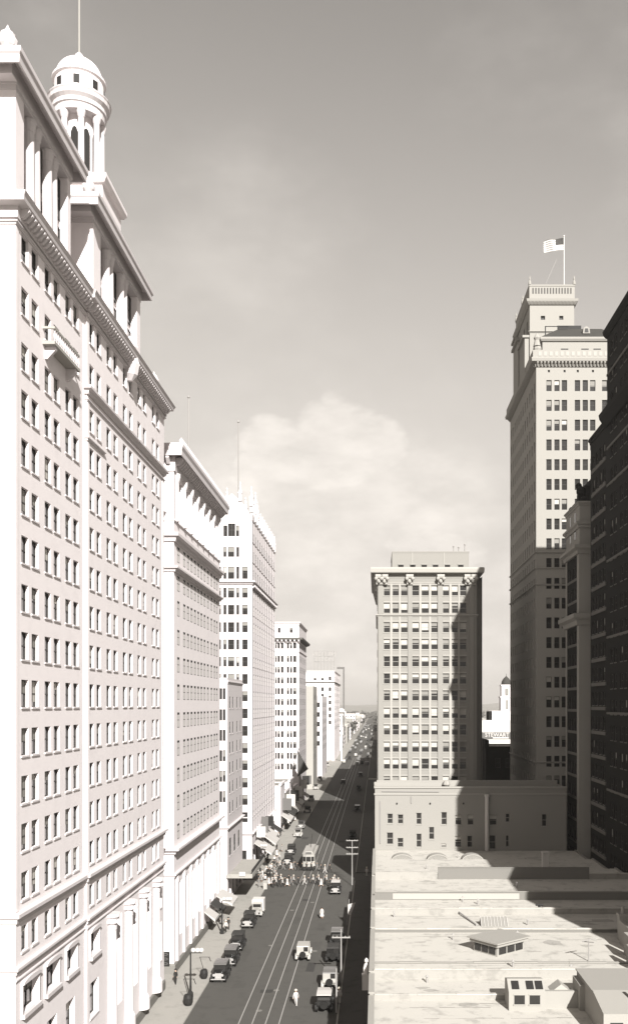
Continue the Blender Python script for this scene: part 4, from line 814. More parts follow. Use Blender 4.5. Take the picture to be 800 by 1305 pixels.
# ------------------------------------------------------------------ right side: dark brick tower, with unseen lower masses towards the camera, added to cast the roof shadows
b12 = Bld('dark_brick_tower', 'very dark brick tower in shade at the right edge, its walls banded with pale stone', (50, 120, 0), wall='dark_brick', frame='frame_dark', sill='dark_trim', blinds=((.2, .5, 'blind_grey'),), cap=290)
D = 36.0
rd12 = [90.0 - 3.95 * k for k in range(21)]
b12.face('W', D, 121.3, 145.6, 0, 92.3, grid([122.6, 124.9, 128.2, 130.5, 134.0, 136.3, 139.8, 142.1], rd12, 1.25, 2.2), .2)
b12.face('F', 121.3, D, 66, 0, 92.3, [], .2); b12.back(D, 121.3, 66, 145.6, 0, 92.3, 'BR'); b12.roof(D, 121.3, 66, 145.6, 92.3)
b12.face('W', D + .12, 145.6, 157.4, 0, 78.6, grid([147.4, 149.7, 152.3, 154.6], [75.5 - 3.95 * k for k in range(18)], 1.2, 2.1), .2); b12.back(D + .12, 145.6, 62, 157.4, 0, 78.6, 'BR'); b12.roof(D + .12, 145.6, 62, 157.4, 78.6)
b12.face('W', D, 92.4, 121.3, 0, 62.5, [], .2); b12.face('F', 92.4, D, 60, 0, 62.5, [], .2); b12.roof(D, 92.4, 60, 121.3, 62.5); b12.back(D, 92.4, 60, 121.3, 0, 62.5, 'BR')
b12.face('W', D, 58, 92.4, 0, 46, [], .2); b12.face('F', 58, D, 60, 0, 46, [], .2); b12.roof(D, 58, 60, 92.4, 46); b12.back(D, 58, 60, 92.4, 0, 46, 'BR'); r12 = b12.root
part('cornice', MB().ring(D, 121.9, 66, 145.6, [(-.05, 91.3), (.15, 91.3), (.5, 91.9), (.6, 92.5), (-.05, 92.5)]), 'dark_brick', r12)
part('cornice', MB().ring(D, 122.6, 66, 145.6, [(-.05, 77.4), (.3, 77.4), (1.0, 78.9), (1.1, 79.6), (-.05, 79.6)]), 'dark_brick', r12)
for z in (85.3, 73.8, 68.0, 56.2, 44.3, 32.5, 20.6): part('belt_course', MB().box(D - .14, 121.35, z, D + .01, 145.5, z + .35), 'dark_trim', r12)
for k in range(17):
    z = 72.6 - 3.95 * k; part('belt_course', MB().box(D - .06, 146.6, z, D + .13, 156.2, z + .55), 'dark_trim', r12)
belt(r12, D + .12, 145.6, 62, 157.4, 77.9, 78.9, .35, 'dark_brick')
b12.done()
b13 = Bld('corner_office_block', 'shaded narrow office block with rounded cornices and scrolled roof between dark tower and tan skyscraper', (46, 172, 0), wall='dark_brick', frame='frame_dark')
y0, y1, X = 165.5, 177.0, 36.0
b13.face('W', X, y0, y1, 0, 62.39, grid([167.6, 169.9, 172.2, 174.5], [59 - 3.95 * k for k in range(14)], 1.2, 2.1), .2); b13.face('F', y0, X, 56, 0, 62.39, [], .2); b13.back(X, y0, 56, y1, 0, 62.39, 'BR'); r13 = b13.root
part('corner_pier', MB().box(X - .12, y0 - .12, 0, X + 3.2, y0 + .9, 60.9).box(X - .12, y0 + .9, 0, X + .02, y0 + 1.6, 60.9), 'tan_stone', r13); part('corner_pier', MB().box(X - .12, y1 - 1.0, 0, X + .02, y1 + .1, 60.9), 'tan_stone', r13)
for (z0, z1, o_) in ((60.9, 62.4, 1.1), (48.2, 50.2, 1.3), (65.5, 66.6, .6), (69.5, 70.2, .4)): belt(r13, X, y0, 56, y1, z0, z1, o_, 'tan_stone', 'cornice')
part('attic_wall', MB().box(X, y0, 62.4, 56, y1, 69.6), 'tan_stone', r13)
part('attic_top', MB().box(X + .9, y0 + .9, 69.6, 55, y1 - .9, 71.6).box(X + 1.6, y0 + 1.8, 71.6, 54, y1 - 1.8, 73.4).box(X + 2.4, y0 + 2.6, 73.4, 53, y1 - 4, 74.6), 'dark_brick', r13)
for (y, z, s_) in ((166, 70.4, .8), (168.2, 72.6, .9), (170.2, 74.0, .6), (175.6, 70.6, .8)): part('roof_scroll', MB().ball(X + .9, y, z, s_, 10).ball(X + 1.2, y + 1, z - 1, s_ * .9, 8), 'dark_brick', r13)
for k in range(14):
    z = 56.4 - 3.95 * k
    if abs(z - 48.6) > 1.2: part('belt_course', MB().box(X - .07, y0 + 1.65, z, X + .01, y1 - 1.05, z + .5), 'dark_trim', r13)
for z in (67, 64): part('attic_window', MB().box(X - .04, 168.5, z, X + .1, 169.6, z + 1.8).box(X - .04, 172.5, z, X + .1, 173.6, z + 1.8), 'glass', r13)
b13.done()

# ------------------------------------------------------------------ seen through the gap on the right
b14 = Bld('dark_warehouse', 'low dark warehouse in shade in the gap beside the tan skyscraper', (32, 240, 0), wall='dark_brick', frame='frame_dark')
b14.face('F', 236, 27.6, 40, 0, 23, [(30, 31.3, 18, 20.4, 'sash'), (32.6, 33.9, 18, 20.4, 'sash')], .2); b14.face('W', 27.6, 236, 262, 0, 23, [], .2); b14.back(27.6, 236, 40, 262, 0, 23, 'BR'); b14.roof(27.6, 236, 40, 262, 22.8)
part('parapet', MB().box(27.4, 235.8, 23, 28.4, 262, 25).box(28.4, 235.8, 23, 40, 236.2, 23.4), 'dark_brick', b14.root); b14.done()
b15 = Bld('signboard_building', 'white building in the gap at right with the name STEWART painted across its top', (43, 312, 0), wall='paint_white', frame='frame_dark')
b15.face('F', 300, 33, 60, 0, 29, [(40.3, 41.4, 19.6, 20.6, 'plain', .2), (40.3, 41.4, 17.9, 18.9, 'plain', .2)], .2); b15.face('W', 33, 300, 326, 0, 29, [], .2); b15.back(33, 300, 60, 326, 0, 29, 'BR'); b15.roof(33, 300, 60, 326, 28.8)
part('penthouse', MB().box(37.6, 304, 28.8, 52, 318, 31.9).box(36.4, 303.5, 28.8, 37.5, 310, 31.7, 1), ['pale_stone', 'dark_brick'], b15.root)
sb = part('signboard', MB().box(32.9, 299.8, 22.9, 47, 299.99, 25.1), 'paint_grey', b15.root)
o = link('sign_lettering', text_mesh('STEWART', 1.9, .02, 'paint_white', 'sign_lettering'), sb, Vector((38.7, 299.76, 23.65)) - b15.base); o.rotation_euler = (R(90), 0, 0); o.scale = (.92, .95, 1)
part('sign_rule', MB().box(37.3, 299.7, 23.1, 42.4, 299.79, 23.45), 'paint_white', sb)
b15.done()
cu = empty('cupola_tower', (56, 402, 0), 'pale church-like bell tower with small dark dome behind the STEWART signboard', 'tower')
part('shaft', MB().box(53.2, 400, 0, 58.5, 405, 37).box(52.9, 399.7, 37, 58.8, 405.3, 37.6).box(53.6, 400.4, 37.6, 58.1, 404.6, 42).box(53.3, 400.1, 42, 58.4, 404.9, 42.6), 'cream_terracotta', cu)
part('belfry', MB().lathe(55.9, 402.5, [(2.2, 42.6), (2.1, 43)] + [(2.15, 43.2), (1.9, 44.2), (1.3, 45.2), (.5, 46), (.12, 46.4), (.05, 47.4)], 12), 'slate_tile', cu)
part('opening', MB().box(55.3, 399.9, 38.2, 56.5, 400.5, 41).box(55.4, 399.9, 32, 56.4, 400.1, 36), 'blind_grey', cu)
# blocks further along the right side, behind the grey office block
for i, (x1, y0, y1, z, lab) in enumerate([(20, 290, 352, 49, 'tall plain brick block hidden behind the grey office block'), (22, 356, 420, 44, 'plain brick block beyond the cross street on the shaded side'), (18, 432, 476, 30, 'lower brick block far along the shaded side of the street'), (20, 480, 560, 22, 'long low brick block far along the shaded side')]):
    bb = Bld('brick_block', lab, (x1 / 2, (y0 + y1) / 2, 0), 'blocks along the shaded side', wall='grey_brick', frame='frame_dark', cap=0)
    bb.face('W', .2, y0, y1, 0, z, grid([y0 + 2 + 5 * k for k in range(int((y1 - y0 - 3) / 5))], [z - 3 - 4 * k for k in range(int(z / 4) - 1)], 2.0, 2.2), .25); bb.face('F', y0, .2, x1, 0, z); bb.back(.2, y0, x1, y1, 0, z, 'BR'); bb.roof(.2, y0, x1, y1, z - .2); bb.done()

# ------------------------------------------------------------------ the far street: buildings and trees
rt = random.Random(11)
def far_building(x0, x1, y0, y1, z, mt, lab, grp):
    t = empty('town_building', ((x0 + x1) / 2, (y0 + y1) / 2, 0), lab, 'building', grp)
    part('wall', MB().box(x0, y0, 0, x1, y1, z), mt, t); part('roof', MB().box(x0 - .2, y0 - .2, z, x1 + .2, y1 + .2, z + .5), 'roof_gravel' if rt.random() < .6 else 'tar_roof', t)
    if rt.random() < .6: part('penthouse', MB().box(x0 + (x1 - x0) * .3, y0 + (y1 - y0) * .3, z + .5, x0 + (x1 - x0) * .6, y0 + (y1 - y0) * .6, z + 2.8), mt, t)
    nz_ = int(z // 3.6)
    wv = MB()
    for k in range(nz_):
        zz = 1.0 + 3.6 * k
        for j in range(int((x1 - x0) / 3.2)): wv.box(x0 + 1 + j * 3.2, y0 - .06, zz, x0 + 2.5 + j * 3.2, y0 + .1, zz + 1.9)
        if x0 < 0:
            for j in range(int((y1 - y0) / 4)): wv.box(x1 - .1, y0 + 1 + j * 4, zz, x1 + .06, y0 + 3 + j * 4, zz + 1.9)
    if wv.f: part('window', wv, 'glass', t, kind='stuff')
y = 650
while y < 2300:
    d = rt.uniform(22, 46); far_building(BL - rt.uniform(18, 34), BL - rt.uniform(0, 4), y, y + d - rt.choice((0, 0, 8)), rt.uniform(8, 24) if y < 1200 else rt.uniform(6, 14), rt.choice(('cream_terracotta', 'pale_stone', 'buff_brick', 'grey_terracotta')), 'small pale shop building far down the left side of the street', 'distant shops down the left side'); y += d
y = 570
while y < 2300:
    d = rt.uniform(24, 50); far_building(.5, rt.uniform(18, 30), y, y + d - rt.choice((0, 0, 8)), rt.uniform(7, 15), rt.choice(('buff_brick', 'grey_brick', 'grey_terracotta')), 'small brick shop building far down the right side of the street', 'distant shops down the right side'); y += d
for i in range(34):
    x = rt.uniform(30, 330); y = rt.uniform(470, 1900); s_ = rt.uniform(10, 24)
    far_building(x, x + s_, y, y + s_ * 1.2, rt.uniform(5, 13), rt.choice(('cream_terracotta', 'buff_brick', 'grey_terracotta', 'pale_stone')), 'small low building in the town beyond the gap at right', 'low town buildings beyond the right gap')
# trees
def crown_mesh(seed, n=520, rx=3.6, rz=3.0, leaf=.55):
    rr = random.Random(seed); b = MB(); cl = [(rr.uniform(-.6, .6) * rx, rr.uniform(-.6, .6) * rx, rr.uniform(-.5, .6) * rz, rr.uniform(.35, .6)) for _ in range(9)]
    for _ in range(n):
        c = rr.choice(cl); v = Vector((rr.gauss(0, 1), rr.gauss(0, 1), rr.gauss(0, 1))).normalized() * (rr.random() ** .4)
        p = Vector((c[0] + v.x * rx * c[3], c[1] + v.y * rx * c[3], c[2] + v.z * rz * c[3])); a = Vector((rr.gauss(0, 1), rr.gauss(0, 1), rr.gauss(0, 1))).normalized(); q = a.orthogonal().normalized(); s_ = leaf * rr.uniform(.6, 1.2)
        b.face([p - a * s_, p + q * s_ * .6, p + a * s_, p - q * s_ * .6])
    return b.mesh('crown', 'leaf')
crowns = [crown_mesh(k) for k in range(4)]
trk = MB().tube((0, 0, 0), (.1, 0, 3.2), .28, 7, 0, .18)
for a in range(4): trk.tube((.1, 0, 2.6), (1.4 * math.cos(a * 1.6), 1.4 * math.sin(a * 1.6), 5.0), .13, 5, 0, .05)
trk = trk.mesh('trunk', 'bark')
tspots = [(rt.uniform(-60, -27), rt.uniform(800, 2400), rt.uniform(1, 2.2)) for _ in range(26)] + [(rt.choice((-23, -2.5)) + rt.uniform(-1, 1), rt.uniform(900, 2300), rt.uniform(.9, 1.6)) for _ in range(22)] + [(rt.uniform(60, 300), rt.uniform(500, 1500), rt.uniform(1, 2)) for _ in range(26)]
for x, y, s_ in tspots:
    t = empty('street_tree', (x, y, 0), 'leafy tree far off among the town buildings', 'tree', 'distant town trees'); link('trunk', trk, t); c = link('crown', rt.choice(crowns), t, (0, 0, 5.6)); t.scale = (s_, s_, s_); t.rotation_euler.z = rt.uniform(0, 6)
wd = MB(); rr = random.Random(5)
for _ in range(2600):
    y = rr.uniform(2300, 4200); x = rr.uniform(-900, 1500); s_ = rr.uniform(3, 8); z = rr.uniform(1, 9)
    wd.face([(x - s_, y, z - s_ * .6), (x + s_ * .3, y + s_, z - s_ * .5), (x + s_, y, z + s_ * .4), (x - s_ * .3, y - s_ * .4, z + s_ * .6)])
o = struct('far_woods', wd, 'leaf', 'stuff')

# ------------------------------------------------------------------ cars
def wheel_mesh():
    b = MB(); n = 14
    pr = [(.20, -.07), (.38, -.07), (.40, 0), (.38, .07), (.20, .07)]
    k = len(b.v)
    for r_, w in pr:
        for i in range(n): a = 2 * math.pi * i / n; b.v.append((w, r_ * math.cos(a), r_ * math.sin(a)))
    for j in range(len(pr)):
        for i in range(n): q = (i + 1) % n; j2 = (j + 1) % len(pr); b.f.append((k + j * n + i, k + j * n + q, k + j2 * n + q, k + j2 * n + i)); b.m.append(0)
    return b.mesh('tyre', 'rubber')
WH = wheel_mesh(); RIM = MB().tube((-.05, 0, 0), (.05, 0, 0), .21, 12).tube((-.08, 0, 0), (.08, 0, 0), .07, 8).mesh('rim', 'paint_pale')
def fender_mesh(s, y0, tail, mt):
    b = MB(); pts = []
    for k in range(9): a = math.pi * (1 - k / 8.0); pts.append((y0 + .5 * math.cos(a) * (1.0), .36 + .5 * math.sin(a)))
    pts.append((y0 + .5 + tail, .34))
    for (p, q) in zip(pts, pts[1:]):
        b.prism([(s * .58, p[0], p[1]), (s * .58, q[0], q[1]), (s * .58, q[0], q[1] + .05), (s * .58, p[0], p[1] + .05)], (s * .3, 0, 0))
    return b.mesh('fender', mt)
CARC = {}
def car_proto(body, top, kind):
    key = (body, top, kind)
    if key in CARC: return CARC[key]
    Ps = []                                             # (name, mesh, loc, children)
    b = MB(); b.prism([(-.70, -.55, .5), (-.70, 1.65, .5), (-.70, 1.85, .8), (-.70, 1.8, 1.18), (-.70, -.6, 1.18)], (1.4, 0, 0))
    Ps.append(('body', b.mesh('car_body', body), ()))
    h = MB(); A_ = [(-.36, -1.75, .62), (.36, -1.75, .62), (.36, -1.75, 1.02), (.2, -1.75, 1.12), (-.2, -1.75, 1.12), (-.36, -1.75, 1.02)]; B_ = [(-.58, -.58, .55), (.58, -.58, .55), (.58, -.58, 1.08), (.3, -.58, 1.17), (-.3, -.58, 1.17), (-.58, -.58, 1.08)]
    h.face(A_); h.face(B_)
    for i in range(6): j = (i + 1) % 6; h.face([A_[i], A_[j], B_[j], B_[i]])
    Ps.append(('hood', h.mesh('hood', body), ()))
    Ps.append(('radiator', MB().box(-.34, -1.84, .55, .34, -1.74, 1.12).mesh('radiator', 'chrome'), ()))
    if kind == 'sedan':
        g = MB().box(-.64, -.52, 1.18, .64, 1.7, 1.72); Ps.append(('glazing', g.mesh('glazing', 'glass'), ()))
        pl = MB()
        for sx in (-1, 1):
            for yy in (-.56, .1, .85, 1.6): pl.box(sx * .66 - .05, yy, 1.17, sx * .66 + .05, yy + .12, 1.74)
        pl.box(-.1, 1.62, 1.17, .7, 1.74, 1.74); Ps.append(('door_pillar', pl.mesh('pillars', body), ()))
        rf = MB().prism([(-.7, -.75, 1.72), (-.7, 1.75, 1.72), (-.7, 1.7, 1.82), (-.7, .8, 1.9), (-.7, -.4, 1.88), (-.7, -.75, 1.78)], (1.4, 0, 0))
    else:
        pl = MB()
        for sx in (-1, 1):
            for yy in (-.5, .5, 1.6): pl.tube((sx * .66, yy, 1.15), (sx * .66, yy, 1.8), .035, 5)
        Ps.append(('hood_stay', pl.mesh('stays', 'black_iron'), ())); Ps.append(('seat', MB().box(-.6, .0, 1.0, .6, .35, 1.4).box(-.6, 1.1, 1.0, .6, 1.45, 1.45).mesh('seats', 'canvas_dark'), ()))
        Ps.append(('windscreen', MB().box(-.62, -.56, 1.18, .62, -.52, 1.72).mesh('windscreen', 'glass'), ()))
        rf = MB().prism([(-.72, -.6, 1.78), (-.72, 1.8, 1.74), (-.72, 1.78, 1.82), (-.72, .6, 1.92), (-.72, -.6, 1.84)], (1.44, 0, 0))
    Ps.append(('roof', rf.mesh('car_roof', top), ()))
    for s in (-1, 1):
        Ps.append(('fender', fender_mesh(s, -1.25, .12, body), ())); Ps.append(('fender', fender_mesh(s, 1.3, .1, body), ()))
        Ps.append(('running_board', MB().box(s * .6, -.65, .33, s * .88, .85, .38).mesh('board', 'canvas_dark'), ()))
        Ps.append(('headlight', MB().tube((s * .45, -1.92, .95), (s * .45, -1.7, .95), .15, 10, 0, .08).mesh('lamp', 'chrome'), ()))
    Ps.append(('bumper', MB().box(-.75, -2.06, .48, .75, -2.0, .58).box(-.4, -2.0, .5, -.34, -1.8, .56).box(.34, -2.0, .5, .4, -1.8, .56).mesh('bumper', 'chrome'), ()))
    Ps.append(('spare_wheel', MB().tube((0, 1.86, .85), (0, 2.02, .85), .38, 14).mesh('spare', 'rubber'), ()))
    CARC[key] = Ps; return Ps
def car(x, y, away, label, body='paint_black', top='canvas_dark', kind='sedan', rz=0.0, group='motor cars along the street', sc=1.0):
    t = empty('parked_car', (x, y, .002), label, 'car', group, (math.pi if away else 0) + rz); t.scale = (sc,) * 3
    for n_, me, _ in car_proto(body, top, kind): link(n_, me, t)
    for sx in (-.72, .72):
        for yy in (-1.25, 1.3):
            w = link('wheel', WH, t, (sx, yy, .4)); link('rim', RIM, w)
    return t
def cpos(u, v):
    x, y = G(u, v); return x, y + 2.1
SC1 = 1.13
for (u, v, away, body, top, kind, lab) in [
 (278, 1254, 0, 'paint_black', 'paint_grey', 'sedan', 'grey-roofed black sedan at the left kerb, nearest of the kerbside three'),
 (291, 1233.5, 0, 'paint_black', 'paint_grey', 'sedan', 'dark sedan at the left kerb, middle of the kerbside three'),
 (300, 1213.5, 0, 'paint_black', 'canvas_dark', 'touring', 'black touring car at the left kerb, farthest of the kerbside three'),
 (315, 1184.5, 0, 'paint_black', 'canvas_dark', 'touring', 'large black touring car at the left kerb in front of the pale van'),
 (412.5, 1292, 1, 'paint_black', 'canvas_white', 'touring', 'white-topped touring car at the right kerb, nearest to the camera'),
 (419.5, 1262, 1, 'paint_pale', 'paint_grey', 'sedan', 'pale grey sedan at the right kerb behind the white-topped tourer'),
 (424, 1228, 1, 'paint_black', 'canvas_dark', 'sedan', 'all black sedan at the right kerb, half lost in shade'),
 (429, 1206, 1, 'paint_black', 'paint_grey', 'touring', 'grey-topped tourer at the right kerb beside the second pole'),
 (385.5, 1226, 1, 'paint_pale', 'paint_pale', 'sedan', 'pale car driving alone on the right-hand track'),
 (427, 1141, 0, 'paint_black', 'canvas_white', 'touring', 'dark car with bright lamps waiting at the crossing'),
 (370, 1090, 0, 'paint_black', 'canvas_dark', 'sedan', 'black sedan at the left kerb beside the streetcar'),
 (366, 1103, 0, 'paint_black', 'canvas_dark', 'touring', 'black tourer left of the streetcar at the crossing'),
 (379, 1068, 0, 'paint_pale', 'paint_grey', 'sedan', 'pale sedan parked at the left kerb beyond the streetcar'),
 (383, 1057, 0, 'paint_grey', 'canvas_dark', 'sedan', 'grey sedan parked left where the big shadow begins')]:
    x, y = cpos(u, v); car(x, y, away, lab, body, top, kind, sc=SC1)
for i, (u, v) in enumerate([(449, 1070), (455, 1035), (457, 1008), (459, 990), (461, 975), (437, 1000), (445, 968)]):
    x, y = cpos(u, v); car(x, y, 1, 'dark car in deep shade on the right half of the street beyond the crossing', 'paint_black', 'paint_grey' if i % 2 else 'canvas_dark', 'sedan', sc=SC1, group='cars in the deep shade')
for i, (u, v) in enumerate([(391, 1037), (396, 1022), (402, 1007), (407, 996), (413, 985), (417, 977), (421, 970)]):
    x, y = cpos(u, v); car(x, y, 0, 'car parked along the left kerb beyond the gothic skyscraper', ['paint_black', 'paint_grey', 'paint_pale'][i % 3], 'canvas_dark', 'sedan', sc=SC1, group='cars along the far left kerb')
far_me = MB().prism([(-.8, -1.9, .4), (-.8, 1.9, .4), (-.8, 1.8, 1.2), (-.8, 1.7, 1.9), (-.8, -.5, 1.9), (-.8, -.7, 1.2), (-.8, -1.9, 1.1)], (1.6, 0, 0))
for sx in (-.8, .66):
    for yy in (-1.2, 1.2): far_me.tube((sx, yy, .4), (sx + .14, yy, .4), .4, 8, 1)
far_me.box(-.82, -.3, 1.25, .82, 1.5, 1.75, 1)
fmes = [far_me.mesh('far_car', [c, 'rubber']) for c in ('paint_black', 'paint_grey', 'paint_pale', 'paint_white')]
for i in range(70):
    y = 520 + 1100 * (i / 70.0) ** 1.4; x = rt.choice((-19.2, -18.9, -16.5, -13.9, -11, -8.5, -5.9, -5.6)) + rt.uniform(-.3, .3)
    tag(link('distant_car', fmes[rt.choice((0, 0, 1, 1, 1, 2))], None, (x, y + rt.uniform(-6, 6), .002), math.pi if x > -12.5 else 0), 'tiny car far down the street in the sunlit traffic', 'car', 'distant traffic down the street')
# van
x, y = cpos(326, 1170); t = empty('delivery_van', (x, y, .002), 'pale square-bodied delivery van at the left kerb behind the big black tourer', 'van'); t.scale = (1.1,) * 3
for n_, me, _ in car_proto('paint_pale', 'paint_pale', 'sedan'):
    if n_ not in ('roof', 'glazing', 'door_pillar', 'spare_wheel'): link(n_, me, t)
link('cab', MB().box(-.68, -.5, 1.18, .68, .3, 1.85).mesh('cab', 'paint_pale'), t); link('windscreen', MB().box(-.58, -.54, 1.25, .58, -.49, 1.72).mesh('ws', 'glass'), t); link('box_body', MB().box(-.85, .3, .6, .85, 2.4, 2.2).mesh('boxb', 'paint_white'), t)
for sx in (-.72, .72):
    for yy in (-1.25, 1.3): w = link('wheel', WH, t, (sx, yy, .4)); link('rim', RIM, w)
# streetcar
sx_, sy_ = -14.0, 191.5
tr = empty('streetcar', (sx_, sy_, 0), 'pale streetcar with three front windows on the left track at the crossing', 'streetcar')
tb = MB(); pf = [(-1.3, 0), (-1.15, -.55), (-.5, -.8), (.5, -.8), (1.15, -.55), (1.3, 0), (1.3, 11.2), (-1.3, 11.2)]
tb.prism([(sx_ + a, sy_ + b, .75) for a, b in pf], (0, 0, 2.45)); part('body', tb, 'paint_pale', tr)
part('roof', MB().prism([(sx_ + a * 1.03, sy_ + b * 1.0 - (.08 if b < 0 else 0), 3.2) for a, b in pf], (0, 0, .14)).prism([(sx_ - .85, sy_ + .3, 3.34), (sx_ + .85, sy_ + .3, 3.34), (sx_ + .7, sy_ + .3, 3.75), (sx_ - .7, sy_ + .3, 3.75)], (0, 10.2, 0)), 'paint_pale', tr)
for (a0, b0, a1, b1_) in ((-1.1, -.59, -.56, -.8), (-.45, -.83, .45, -.83), (.56, -.8, 1.1, -.59)):
    dv = Vector((a1 - a0, b1_ - b0, 0)); nn = Vector((dv.y, -dv.x, 0)).normalized() * .04
    part('front_window', MB().prism([(sx_ + a0, sy_ + b0, 1.85), (sx_ + a1, sy_ + b1_, 1.85), (sx_ + a1, sy_ + b1_, 2.8), (sx_ + a0, sy_ + b0, 2.8)], nn), 'glass', tr)
for k in range(9):
    for s in (-1, 1): part('side_window', MB().box(sx_ + s * 1.28, sy_ + .8 + k * 1.13, 1.8, sx_ + s * 1.33, sy_ + 1.6 + k * 1.13, 2.7), 'glass', tr)
part('headlight', MB().tube((sx_, sy_ - .98, 1.45), (sx_, sy_ - .78, 1.45), .18, 10), 'chrome', tr); part('fender', MB().box(sx_ - 1.2, sy_ - 1.3, .25, sx_ + 1.2, sy_ - .7, .75), 'black_iron', tr)
part('destination_sign', MB().box(sx_ - .6, sy_ - .95, 3.35, sx_ + .6, sy_ - .8, 3.75), 'paint_grey', tr); part('undercarriage', MB().box(sx_ - 1.0, sy_ + .5, .2, sx_ + 1.0, sy_ + 10.5, .74), 'black_iron', tr)
for yy in (2.0, 3.6, 7.6, 9.2):
    for s in (-.72, .72): part('wheel', MB().tube((sx_ + s - .06, sy_ + yy, .4), (sx_ + s + .06, sy_ + yy, .4), .38, 12), 'rail_steel', tr)
part('trolley_pole', MB().tube((sx_, sy_ + 5.5, 3.75), (sx_, sy_ + 10.8, 5.9), .05), 'black_iron', tr)

# ------------------------------------------------------------------ people
def person_mesh(pose, seed):
    me = bpy.data.meshes.new('body'); st = {'walk': .32, 'stride': .42, 'stand': .09}[pose]; ar = {'walk': .22, 'stride': .32, 'stand': .05}[pose]
    V = [(0, 0, .95), (0, 0, 1.15), (0, .01, 1.40), (0, 0, 1.52), (0, -.01, 1.60), (0, -.015, 1.70),
         (.10, 0, .90), (.11, -st * .55, .50), (.11, -st, .08), (.11, -st - .14, .04), (-.10, 0, .90), (-.11, st * .35, .50), (-.11, st, .10), (-.11, st - .12, .05),
         (.18, .01, 1.40), (.25, ar * .5, 1.14), (.25, ar * .7 - .10, .92), (.25, ar * .7 - .14, .84), (-.18, .01, 1.40), (-.25, -ar * .5, 1.14), (-.25, -ar * .9 - .08, .92), (-.25, -ar * .9 - .13, .84)]
    E = [(0, 1), (1, 2), (2, 3), (3, 4), (4, 5), (0, 6), (6, 7), (7, 8), (8, 9), (0, 10), (10, 11), (11, 12), (12, 13), (2, 14), (14, 15), (15, 16), (16, 17), (2, 18), (18, 19), (19, 20), (20, 21)]
    Rr = [.15, .135, .16, .06, .09, .085, .10, .07, .05, .04, .10, .07, .05, .04, .065, .05, .038, .035, .065, .05, .038, .035]
    me.from_pydata(V, E, []); o = bpy.data.objects.new('tmp', me); COL.objects.link(o)
    sk = o.modifiers.new('s', 'SKIN')
    for i, sv in enumerate(me.skin_vertices[0].data): sv.radius = (Rr[i] * (1.15 if i < 3 else 1), Rr[i] * (.85 if i < 3 else 1)); sv.use_root = i == 0
    o.modifiers.new('d', 'SUBSURF').levels = 1
    dg = bpy.context.evaluated_depsgraph_get(); dg.update(); r_ = bpy.data.meshes.new_from_object(o.evaluated_get(dg)); bpy.data.objects.remove(o)
    idx = []
    for p in r_.polygons:
        c = p.center; idx.append(0 if c.z < .11 else 3 if c.z > 1.49 or (abs(c.x) > .2 and c.z < .93) else 1 if c.z < .97 and abs(c.x) < .2 else 2)
    r_.materials.clear()
    for _ in range(4): r_.materials.append(M['cloth_dark'])
    r_.polygons.foreach_set('material_index', idx)
    return r_
BODY = {p: person_mesh(p, i) for i, p in enumerate(('walk', 'stride', 'stand'))}
PC = {}
def pbody(pose, low, up):
    k = (pose, low, up)
    if k not in PC:
        m_ = BODY[pose].copy()
        for i, n_ in enumerate(('cloth_dark', low, up, 'skin')): m_.materials[i] = M[n_]
        PC[k] = m_
    return PC[k]
HAT = {n_: MB().lathe(0, -.01, [(.19, 1.72), (.19, 1.735), (.10, 1.745), (.10, 1.83), (.05, 1.85)], 10).mesh('hat', n_) for n_ in ('straw', 'cloth_dark', 'cloth_grey')}
DRS = {n_: MB().lathe(0, 0, [(.34, .42), (.30, .6), (.22, .85), (.17, 1.02), (.2, 1.25), (.21, 1.40), (.1, 1.46)], 12).mesh('dress', n_) for n_ in ('cloth_white', 'cloth_grey', 'cloth_dark')}
HAIR = MB().ball(0, .01, 1.685, .105, 8).mesh('hair', 'cloth_dark')
def person(x, y, z, look, label, rz, group=None, pose=None, s=1.0):
    low, up, extra = look; pose = pose or rt.choice(('walk', 'stride', 'stand'))
    t = empty('person', (x, y, z), label, 'person', group, rz); t.scale = (s * .99,) * 3
    link('body', pbody(pose, low, up), t)
    if extra == 'dress': link('dress', DRS[up], t); link('hair', HAIR, t)
    elif extra: link('hat', HAT[extra], t)
    return t
SH, SU, SG, DW, DG, DD = ('cloth_dark', 'cloth_white', 'straw'), ('cloth_dark', 'cloth_dark', 'cloth_dark'), ('cloth_grey', 'cloth_grey', 'cloth_grey'), ('skin', 'cloth_white', 'dress'), ('skin', 'cloth_grey', 'dress'), ('cloth_white', 'cloth_white', 'straw')
desc = {SH: 'white shirt and straw hat', SU: 'dark suit and hat', SG: 'grey suit and hat', DW: 'white dress', DG: 'grey dress', DD: 'all white clothes'}
cross = [(347, 1128, DW), (350, 1127, SH), (358, 1126, SH), (363, 1129, SU), (366, 1130, DW), (371, 1129, SG), (388, 1128, DD), (393, 1129, SU), (404, 1128, SU), (406, 1127, SH), (414, 1128, SU), (416, 1127, SH), (421, 1131, SU), (424, 1130, DD), (427, 1131, SU), (431, 1131, SH),
         (357, 1108, SH), (361, 1109, SG), (371, 1109, DW), (379, 1110, SU), (385, 1110, SU), (391, 1110, SU), (397, 1110, SU), (404, 1110, SG), (414, 1113, DD), (420, 1112, SU), (376, 1108, SU), (352, 1130, SH), (356, 1131, SU), (360, 1131, SH), (368, 1126, SU), (374, 1127, SH), (380, 1129, SU), (399, 1127, SH), (409, 1130, DW), (353, 1108, SU), (366, 1107, SH), (374, 1109, SG), (400, 1109, SH), (409, 1112, SU), (426, 1127, SH)]
